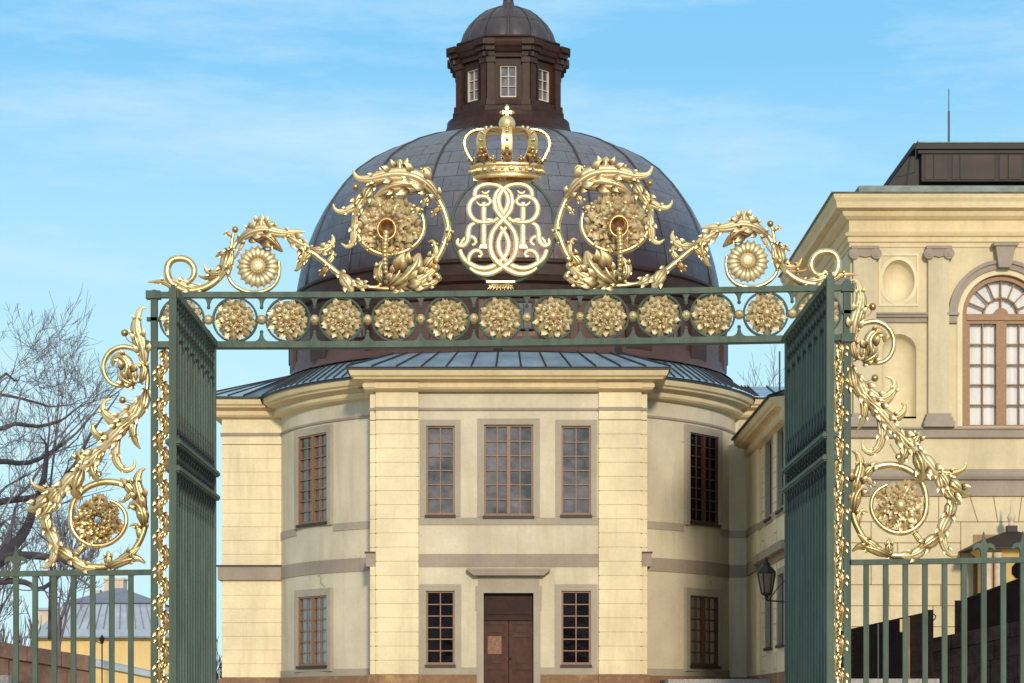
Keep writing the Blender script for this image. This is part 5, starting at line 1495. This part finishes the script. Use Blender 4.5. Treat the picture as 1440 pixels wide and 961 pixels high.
    if mirrored: ball(q, tf, cx, cy, 8.5, 9)
    else:
        for i in range(10): ball(q, tf, cx+16*math.cos(i*0.63+0.4)*(1-0.3*(i % 2)), cy+12+10*math.sin(i*1.9), 3.2, 12, n=8)
    q.build('scroll_flower', M['goldpale'] if mirrored else GOLD, sc, smooth=True, angle=55)
bracket(T0, False); bracket(TB_, True)

# ------------------------------------------------------------------ side railings
def railing(name_label, xs_, ytop, fin, x0, x1, slope):
    t = thing('iron_railing', name_label, 'railing', (((x0+x1)/2-CX)*S, GY, 0))
    q = MB()
    P = []
    ya, yb_ = ytop(x0), ytop(x1)
    P = [T0(x0,ya,d) for d in (5,-5)]+[T0(x1,yb_,d) for d in (-5,5)]+[T0(x0,ya+7.6,d) for d in (5,-5)]+[T0(x1,yb_+7.6,d) for d in (-5,5)]
    q.add(P, [(0,1,2,3),(7,6,5,4),(0,3,7,4),(1,5,6,2),(0,4,5,1),(3,2,6,7)]); q.build('top_rail', GREEN, t)
    q = MB(); bar_box(q, x0, x1, YG-40, YG-32, -4, 4); q.build('bottom_rail', GREEN, t)
    for x in xs_:
        yt = ytop(x)+7.5; q = MB(); bar_box(q, x-3.6, x+3.6, yt, YG, -3.2, 3.2); b = q.build('bar', GREEN, t)
        if x in fin:
            q = MB(); y0 = ytop(x)
            pts = [(-4.2,0),(-4.5,-10),(-7,-14.5),(-12,-13),(-15,-10),(-16,-13),(-13.5,-18.5),(-8,-21),(-4.5,-20),(-2.6,-24),(-1.2,-31),(0,-37)]
            pts = pts+[(-a, b_) for a, b_ in pts[:-1][::-1]]
            n = len(pts); PP = [T0(x+a, y0+b_, 3) for a, b_ in pts]+[T0(x+a, y0+b_, -3) for a, b_ in pts]
            q.add(PP, [tuple(range(n)), tuple(range(2*n-1, n-1, -1))]+[(j, j+n, (j+1) % n+n, (j+1) % n) for j in range(n)])
            q.build('spear_finial', GREEN, b)
    return t
lxs = [round(184-26.9*i, 1) for i in range(10)]
railing('green iron railing left of the gate in front of the bare trees', lxs, lambda x: 803.5-2.2*x/207, {lxs[6], lxs[8]}, -60, 212, 0)
rxs = [round(1218+27.55*i, 1) for i in range(12)]
railing('green iron railing right of the gate in front of the sunlit palace wall', rxs, lambda x: 787.5-3.5*(x-1196)/244, {rxs[6], rxs[8], rxs[10]}, 1194, 1520, 0)
# ------------------------------------------------------------------ bare trees
def grow(mb_big, mb_small, p, d, length, r, depth, rr, up=0.10, spread=0.5, thin=0.012, maxd=6, xmax=None):
    if xmax is not None and (p[0] > xmax or p[0]+d[0]*length > xmax+0.5): return
    n = 4 if depth < 3 else 3
    pts = [p]; q = Vector(p); dd = Vector(d).normalized(); rads = [r]
    for i in range(n):
        dd = (dd + Vector((rr.uniform(-1,1), rr.uniform(-1,1), rr.uniform(-0.8,1)))*0.17 + Vector((0,0,up*0.4))).normalized()
        q = q + dd*(length/n); pts.append(q.copy()); rads.append(max(thin*0.6, r*(1-0.42*(i+1)/n)))
    (mb_big if depth < 2 else mb_small).tube(pts, rads, 6 if depth < 2 else (4 if depth < 4 else 3), cap=False)
    if depth >= maxd: return
    kids = rr.choice((1, 2, 2)) if depth < maxd-1 else rr.choice((1, 2))
    for k_ in range(kids+1):
        t = 1.0 if k_ == 0 else rr.uniform(0.3, 0.95)
        j = min(n-1, int(t*n)); base = pts[j].lerp(pts[j+1], t*n-j) if t < 1 else pts[-1]
        ax = Vector((rr.uniform(-1,1), rr.uniform(-1,1), rr.uniform(-1,1))).normalized()
        nd = (dd + ax*(spread if k_ else spread*0.4) + Vector((0,0,up))).normalized()
        grow(mb_big, mb_small, base, nd, length*rr.uniform(0.58, 0.82), max(thin, rads[j]*(0.75 if k_ == 0 else 0.55)), depth+1, rr, up, spread, thin, maxd, xmax)

# big tree on the left: limbs reach in from outside the picture
YT = 38.0
t = thing('bare_tree', 'large leafless tree with dark crooked limbs reaching in behind the left railing', 'tree', (W(-150, 0, YT).x, YT, gz(YT)))
big, small = MB(), MB(); rr = random.Random(21)
def P4(px, py, dy=0.0): return W(px, py, YT+dy)
root = Vector((t.location.x, YT, gz(YT)-0.1))
fork = P4(-130, 840)
big.tube([root, (root+fork)/2+Vector((0.1,0,0)), fork], [0.36, 0.30, 0.26], 10)
def limb(pts, r0, r1, kids=6, ln=1.7, dep=2, md=7):
    Q = cr([(p[0], p[1], p[2] if len(p) > 2 else 0.0) for p in pts], 22)
    V = [P4(*p[:3]) for p in Q]; R_ = [r0+(r1-r0)*i/21 for i in range(22)]
    big.tube(V, R_, 7)
    kids = max(3, kids-2)
    for i in range(kids):
        j = int(3+17*(i+0.6)/kids); dr = (V[min(j+1,21)]-V[j-1]).normalized()
        ax = Vector((rr.uniform(-0.6,0.6), rr.uniform(-0.8,0.8), rr.uniform(-0.5,1.0)))
        grow(big, small, V[j], dr*0.7+ax, ln*rr.uniform(0.6,1.1), max(0.014, R_[j]*0.5), dep, rr, 0.02, 0.7, 0.0045, md, W(135,0,YT).x)
    grow(big, small, V[-1], V[-1]-V[-3], ln*0.9, r1, dep, rr, 0.02, 0.65, 0.0045, md, W(135,0,YT).x)
limb([(-130,840),(-60,810,1),(-10,790,1),(30,755,2),(48,715,2),(62,672,1)], 0.17, 0.055, 5, 1.3)
limb([(-130,830),(-60,800,-1),(0,786,-1),(40,781,0),(85,787,0),(104,796,0),(130,802,1)], 0.13, 0.04, 5, 1.2)
limb([(-140,800),(-90,740,1),(-40,720,1),(0,706,2),(45,700,2),(75,690,2),(100,660,1)], 0.10, 0.04, 6, 1.4)
limb([(-140,790),(-100,700,-2),(-50,660,-2),(0,649,-1),(35,652,0),(66,640,1),(92,622,1)], 0.085, 0.032, 6, 1.1)
limb([(-140,780),(-110,660,2),(-60,620,2),(0,604,1),(20,596,1),(55,600,2),(85,592,1)], 0.085, 0.028, 5, 1.0)
limb([(-140,770),(-120,620,0),(-70,560,0),(-30,560,0),(-8,540,0),(10,525,0),(20,535,1)], 0.07, 0.02, 5, 0.8)
limb([(-140,770),(-110,600,3),(-50,580,3),(-5,556,3),(25,560,3),(50,566,3),(68,572,2)], 0.06, 0.02, 5, 0.85)
limb([(70,900,3),(71,830,3),(73,760,3),(70,700,3),(74,655,3),(78,620,3)], 0.04, 0.016, 8, 1.1, 3)
limb([(-40,830),(0,818,-1),(35,819,-1),(55,829,-1),(76,816,0),(92,800,0)], 0.075, 0.025, 4, 1.0)
big.build('trunk', M['bark'], t, smooth=True)
small.build('branches', M['twig'], t)
# second tree farther back, finer
def tree(label, px, Y, base_py, h, seed, mat, md=6, spread=0.5, rad=0.16, thin=0.014, lean=(0,0,1)):
    p = W(px, base_py, Y); p.z = min(p.z, 3.0)
    t = thing('bare_tree', label, 'tree', tuple(p)); b, s_ = MB(), MB(); r_ = random.Random(seed)
    grow(b, s_, Vector(p)+Vector((0,0,-0.3)), lean, h*0.36, rad, 0, r_, 0.13, spread, thin, md)
    b.build('trunk', mat, t, smooth=True); s_.build('branches', mat, t)
tree('slender pale leafless tree farther back, between the dark limbs and the gate', 76, 62, 960, 5.6, 5, M['barkfar'], 7, 0.55, 0.10, 0.009)
tree('thin leafless tree farthest left in the distance', -25, 70, 960, 5.6, 9, M['barkfar'], 7, 0.6, 0.14, 0.012)
tree('bare treetop rising behind the blue sheet roof right of the dome', 1068, 112, 900, 16.0, 14, M['barkgrey'], 7, 0.72, 0.2, 0.012)

# bushes
def bush(label, px, Y, top_py, w_, seed, mat):
    p = W(px, 0, Y); zt = W(0, top_py, Y).z
    t = thing('bare_bush', label, 'bush', (p.x, Y, 2.0)); b, s_ = MB(), MB(); r_ = random.Random(seed)
    for i in range(26):
        q = Vector((p.x+r_.uniform(-w_, w_), Y+r_.uniform(-w_, w_), 2.0))
        grow(b, s_, q, (r_.uniform(-0.3,0.3), r_.uniform(-0.3,0.3), 1), (zt-2.0)*r_.uniform(0.28,0.46), 0.05, 2, r_, 0.2, 0.45, 0.022, 5)
    s_.build('twigs', mat, t)
bush('purple brown leafless bush between the left gate leaf and the church', 299, 110, 905, 1.6, 4, M['barkred'])
bush('greyish leafless bush at the far left beyond the stone wall', 6, 95, 868, 1.3, 8, M['barkgrey'])

# ------------------------------------------------------------------ far house, annex, walls on the left
YH = 140.0
house = thing('mansard_house', 'yellow house with blue grey mansard roof far behind the left railing', 'house', (W(150,0,YH).x, YH, 2.2))
xa, xb = W(52,0,YH).x, W(250,0,YH).x; hz = lambda py: W(0,py,YH).z
dep = 9.0
q = MB(); q.box(xa, xb, YH, YH+dep, 2.2, hz(895)); q.build('wall', M['farwall'], house)
q = MB()
def frust(mb, x0,x1,y0,y1,z0, X0,X1,Y0_,Y1_,z1):
    mb.add([(x0,y0,z0),(x1,y0,z0),(x1,y1,z0),(x0,y1,z0),(X0,Y0_,z1),(X1,Y0_,z1),(X1,Y1_,z1),(X0,Y1_,z1)], [(0,1,5,4),(1,2,6,5),(2,3,7,6),(3,0,4,7),(4,5,6,7)])
frust(q, xa-0.6,xb+0.6,YH-0.6,YH+dep+0.6,hz(896), xa+0.1,xb-0.1,YH+0.1,YH+dep-0.1,hz(884))
frust(q, xa+0.1,xb-0.1,YH+0.1,YH+dep-0.1,hz(884.5), W(83,0,YH).x,W(217,0,YH).x,YH+1.6,YH+dep-1.6,hz(847))
rf1 = q.build('roof', M['slate'], house)
q = MB(); frust(q, W(80,0,YH).x,W(220,0,YH).x,YH+1.4,YH+dep-1.4,hz(846.5), W(146,0,YH).x,W(156,0,YH).x,YH+dep/2-0.2,YH+dep/2+0.2,hz(822))
q.build('upper_roof', M['slatedark'], house)
q = MB(); q.box(xa-0.68, xb+0.68, YH-0.68, YH+dep+0.68, hz(897.5), hz(895.5)); q.build('eave', M['slatedark'], house)
q = MB()
for i in range(16):
    x = xa+0.6+(xb-xa-1.2)*i/15; x2 = W(83,0,YH).x+(W(217,0,YH).x-W(83,0,YH).x)*i/15
    q.tube([(x, YH+0.02, hz(884)), (x2, YH+1.55, hz(847))], 0.035, 4)
q.build('roof_seam', M['slatedark'], house)
q = MB(); q.box(W(126,0,YH).x, W(154,0,YH).x, YH+dep/2+0.6, YH+dep/2+2, hz(840), hz(806)); q.box(W(124.5,0,YH).x, W(155.5,0,YH).x, YH+dep/2+0.5, YH+dep/2+2.1, hz(809), hz(806.5)); q.build('chimney', M['cream'], rf1)
q = MB(); q.box(W(104,0,YH).x, W(118,0,YH).x, YH+dep/2+1, YH+dep/2+2, hz(840), hz(823)); q.build('chimney', M['cream'], rf1)
q = MB(); q.box(W(43,0,YH).x, W(63,0,YH).x, YH+2.5, YH+4.5, hz(893), hz(856)); dm = q.build('dormer', M['cream'], house)
q = MB(); q.box(W(40,0,YH).x, W(66,0,YH).x, YH+2.3, YH+4.7, hz(856), hz(852.5)); q.build('dormer_roof', M['slate'], dm)
YX = 95.0
ann = thing('garden_annex', 'low yellow annex with sloping blue lean-to roof below the mansard house', 'building', (W(170,0,YX).x, YX, 2.2))
az2 = lambda py: W(0,py,YX).z; ax2 = lambda px: W(px,0,YX).x
q = MB(); q.poly_y([(ax2(133),2.0),(ax2(232),2.0),(ax2(232),az2(956)),(ax2(133),az2(937))], YX, YX+3); q.build('wall', M['farwall'], ann)
q = MB(); q.poly_y([(ax2(126),az2(935.5)),(ax2(236),az2(957)),(ax2(236),az2(950)),(ax2(126),az2(926))], YX-0.25, YX+3.2); q.build('roof', M['slate'], ann)
lp = thing('street_lamp', 'thin dark lamp post standing against the yellow annex and house', 'lamp', (W(143.5,0,92).x, 92, 2.2))
q = MB(); x = W(143.5,0,92).x; q.tube([(x,92,2.2),(x,92,W(0,906,92).z)], 0.03, 6); q.build('post', M['iron'], lp)
zt = W(0,903,92).z
q = MB(); q.lathe([(0.05,-0.08),(0.12,0.13),(0.13,0.15),(0.06,0.22),(0.02,0.3)], (x,92,zt), 6); q.tube([(x-0.3,92,zt-0.15),(x-0.25,92,zt+0.02),(x,92,zt-0.08)], 0.02, 4); q.build('lantern', M['iron'], lp)

YS = 46.0
sw = thing('stone_wall', 'red brown stone retaining wall with dark coping behind the left railing', 'wall', (W(60,0,YS).x, YS, gz(YS)))
sx = lambda px: W(px,0,YS).x; sz = lambda py: W(0,py,YS).z
q = MB(); r_ = random.Random(2)
x = -62
topy = lambda px: 903+0.155*px
courses_ = [(0, 21), (21.6, 52), (52.6, 84), (84.6, 125)]
for ci, (a, b_) in enumerate(courses_):
    px = -70 + r_.uniform(0, 20)
    while px < 125:
        nx = min(126.5, px + (r_.uniform(38, 52) if ci == 0 else r_.uniform(26, 44)))
        o = r_.uniform(-0.03, 0.03)
        q.poly_y([(sx(px+0.4), sz(topy(px)+b_)), (sx(nx-0.4), sz(topy(nx)+b_)), (sx(nx-0.4), sz(topy(nx)+a)), (sx(px+0.4), sz(topy(px)+a))], YS-(0.12 if ci == 0 else 0.0)+o, YS+0.5)
        px = nx
q.poly_y([(sx(-70), 0.5), (sx(126), 0.5), (sx(126), sz(topy(126)+1)), (sx(-70), sz(topy(-70)+1))], YS+0.06, YS+0.45)
q.build('stone_courses', M['redstone'], sw)
q = MB(); q.box(sx(-80), sx(45), YS-2.2, YS-1.9, 0.6, sz(952)); q.build('pale_base', M['granite'], sw)

# ------------------------------------------------------------------ dark boards and parapet on the right
YB2 = 50.0
bx = lambda px: W(px,0,YB2).x; bz = lambda py: W(0,py,YB2).z
hb = thing('timber_hoarding', 'black timber hoarding with slanting top right of the gate post', 'hoarding', (bx(1250), YB2, gz(YB2)))
tp = lambda px: 884.5-0.222*(px-1196)
zb_ = bz(957)
edges = [1180, 1200, 1233.5, 1251, 1277.5, 1304]
for a, b_ in zip(edges, edges[1:]):
    q = MB(); rb = a == 1277.5
    q.poly_y([(bx(a+0.3),zb_),(bx(b_-0.3),zb_),(bx(b_-0.3),bz(tp(b_))),(bx(a+0.3),bz(tp(a)))], YB2, YB2+0.06)
    q.build('board', M['rustboard'] if rb else M['darkboard'], hb)
for px, c, w_ in ((1234.6,'cream',1.0),(1278,'plinth',1.0)):
    q = MB(); q.box(bx(px-w_), bx(px+w_), YB2-0.04, YB2, zb_, bz(tp(px)+2)); q.build('batten', M['roofseam'] if c == 'cream' else M[c], hb)
q = MB(); q.box(bx(1265), bx(1269), YB2-0.05, YB2-0.01, bz(889), bz(871)); q.build('yellow_tag', M['kioskwall'], hb)
q = MB(); q.box(bx(1304.5), bx(1311.5), YB2-0.1, YB2+0.1, bz(960), bz(858)); q.build('post', M['rustboard'], hb)
q = MB(); q.tube([(bx(1312),YB2-0.05,bz(873)),(bx(1314.5),YB2-0.05,bz(870)),(bx(1315),YB2-0.05,bz(866)),(bx(1312.5),YB2-0.05,bz(864))], 0.015, 5); q.build('latch', M['iron'], hb)
q = MB(); q.box(bx(1170), bx(1310), YB2-0.9, YB2+0.4, 0.8, bz(955.5)); tag(q.build('pavement', M['granite']), kind='structure')

sp = thing('stone_parapet', 'black stone stair parapet rising behind the right railing', 'parapet', (bx(1390), YB2+0.6, gz(YB2)))
tp2 = lambda px: 899-0.195*(px-1305)
q = MB(); r_ = random.Random(6)
for ci, (a, b_) in enumerate(((0,20),(20.5,47),(47.5,80),(80.5,120))):
    px = 1306
    while px < 1530:
        nx = px+r_.uniform(22, 40); o = r_.uniform(-0.02, 0.02)
        q.poly_y([(bx(px+0.3),bz(tp2(px)+b_)),(bx(nx-0.3),bz(tp2(nx)+b_)),(bx(nx-0.3),bz(tp2(nx)+a)),(bx(px+0.3),bz(tp2(px)+a))], YB2+0.45-(0.08 if ci == 0 else 0)+o, YB2+1.0)
        px = nx
q.build('stone_courses', M['darkstone'], sp)
q = MB(); q.poly_y([(bx(1306),0.8),(bx(1530),0.8),(bx(1530),bz(tp2(1530)+1)),(bx(1306),bz(tp2(1306)+1))], YB2+0.55, YB2+0.95); q.build('core', M['darkstone'], sp)
YB3 = YB2+1.3
cx3 = lambda px: W(px,0,YB3).x; cz3 = lambda py: W(0,py,YB3).z
sc_ = thing('dark_screen', 'flat black panel screen standing on the stair parapet under the kiosk', 'screen', (cx3(1390), YB3, gz(YB3)))
tp3 = lambda px: 842-0.375*(px-1359)
q = MB(); q.poly_y([(cx3(1343.5),cz3(960)),(cx3(1358),cz3(960)),(cx3(1358),cz3(844.5)),(cx3(1343.5),cz3(844.5))], YB3, YB3+0.08); q.build('end_panel', M['rustboard'], sc_)
for a, b_ in ((1358.4,1431.5),(1432,1530)):
    q = MB(); q.poly_y([(cx3(a),cz3(960)),(cx3(b_),cz3(960)),(cx3(b_),cz3(tp3(b_))),(cx3(a),cz3(tp3(a)))], YB3, YB3+0.06); q.build('panel', M['darkboard'], sc_)
q = MB(); q.poly_y([(cx3(1358),cz3(tp3(1358)+1.5)),(cx3(1530),cz3(tp3(1530)+1.5)),(cx3(1530),cz3(tp3(1530)-1)),(cx3(1358),cz3(tp3(1358)-1))], YB3-0.05, YB3+0.1); q.build('capping', M['rustboard'], sc_)

# kiosk
YK = 56.0
kx = W(1427.5,0,YK).x; kz = lambda py: W(0,py,YK).z; kk = YK/F
ks = thing('garden_kiosk', 'small ochre kiosk with dark pyramid roof and pale ball finial beside the palace wall', 'kiosk', (kx, YK+0.4, gz(YK)))
hw_ = 42*kk
q = MB(); q.box(kx-hw_, kx+hw_, YK, YK+0.9, 1.8, kz(776)); q.build('wall', M['kioskwall'], ks)
q = MB()
for s_ in (-1, 1):
    for u in (0.95, 0.62):
        c = kx+s_*hw_*u
        q.lathe([(5.5*kk,kz(838)),(5.0*kk,kz(832)),(5.0*kk,kz(786)),(6.2*kk,kz(783)),(6.6*kk,kz(778))], (c, YK-0.12, 0), 14)
q.build('column', M['cream'], ks, smooth=True, angle=40)
q = MB(); q.sweep([(kx-hw_, YK+0.9),(kx-hw_, YK),(kx+hw_, YK),(kx+hw_, YK+0.9)], [(0,kz(784)),(0.06,kz(784)),(0.08,kz(779)),(0.16,kz(776)),(0.2,kz(771)),(0,kz(770))]); q.build('cornice', M['kioskwall'], ks)
q = MB(); e = 66*kk
z0, z1, z2 = kz(771), kz(758), kz(746)
def ringsq(h, z):
    g_ = h*0.68; yc = YK+0.40
    return [(kx-h, yc-g_, z), (kx+h, yc-g_, z), (kx+h, yc+g_, z), (kx-h, yc+g_, z)]
rows = [ringsq(e, z0-0.03), ringsq(e, z0), ringsq(e*0.62, z1), ringsq(8*kk, z2)]
q.grid(rows, close=True); q.f.append((0,1,2,3)); q.build('roof', M['kioskroof'], ks)
q = MB(); q.box(kx-7*kk, kx+7*kk, YK+0.4-7*kk, YK+0.4+7*kk, kz(747), kz(738)); q.build('finial_base', M['kioskroof'], ks)
q = MB(); q.lathe([(4.5*kk,kz(738)),(5.0*kk,kz(736)),(2.6*kk,kz(733)),(4.6*kk,kz(731)),(6.2*kk,kz(726.5)),(4.8*kk,kz(721.5)),(2.2*kk,kz(719)),(1.6*kk,kz(711)),(0.3*kk,kz(698))], (kx, YK+0.4, 0), 16)
q.build('ball_finial', M['cream'], ks, smooth=True)
q = MB(); q.poly_y([(kx+(1433-1427.5)*kk+11*kk*math.cos(R(22.5+45*i)), kz(802)+12*kk*math.sin(R(22.5+45*i))) for i in range(8)], YK-0.06, YK+0.02); q.build('round_opening', M['darkboard'], ks)
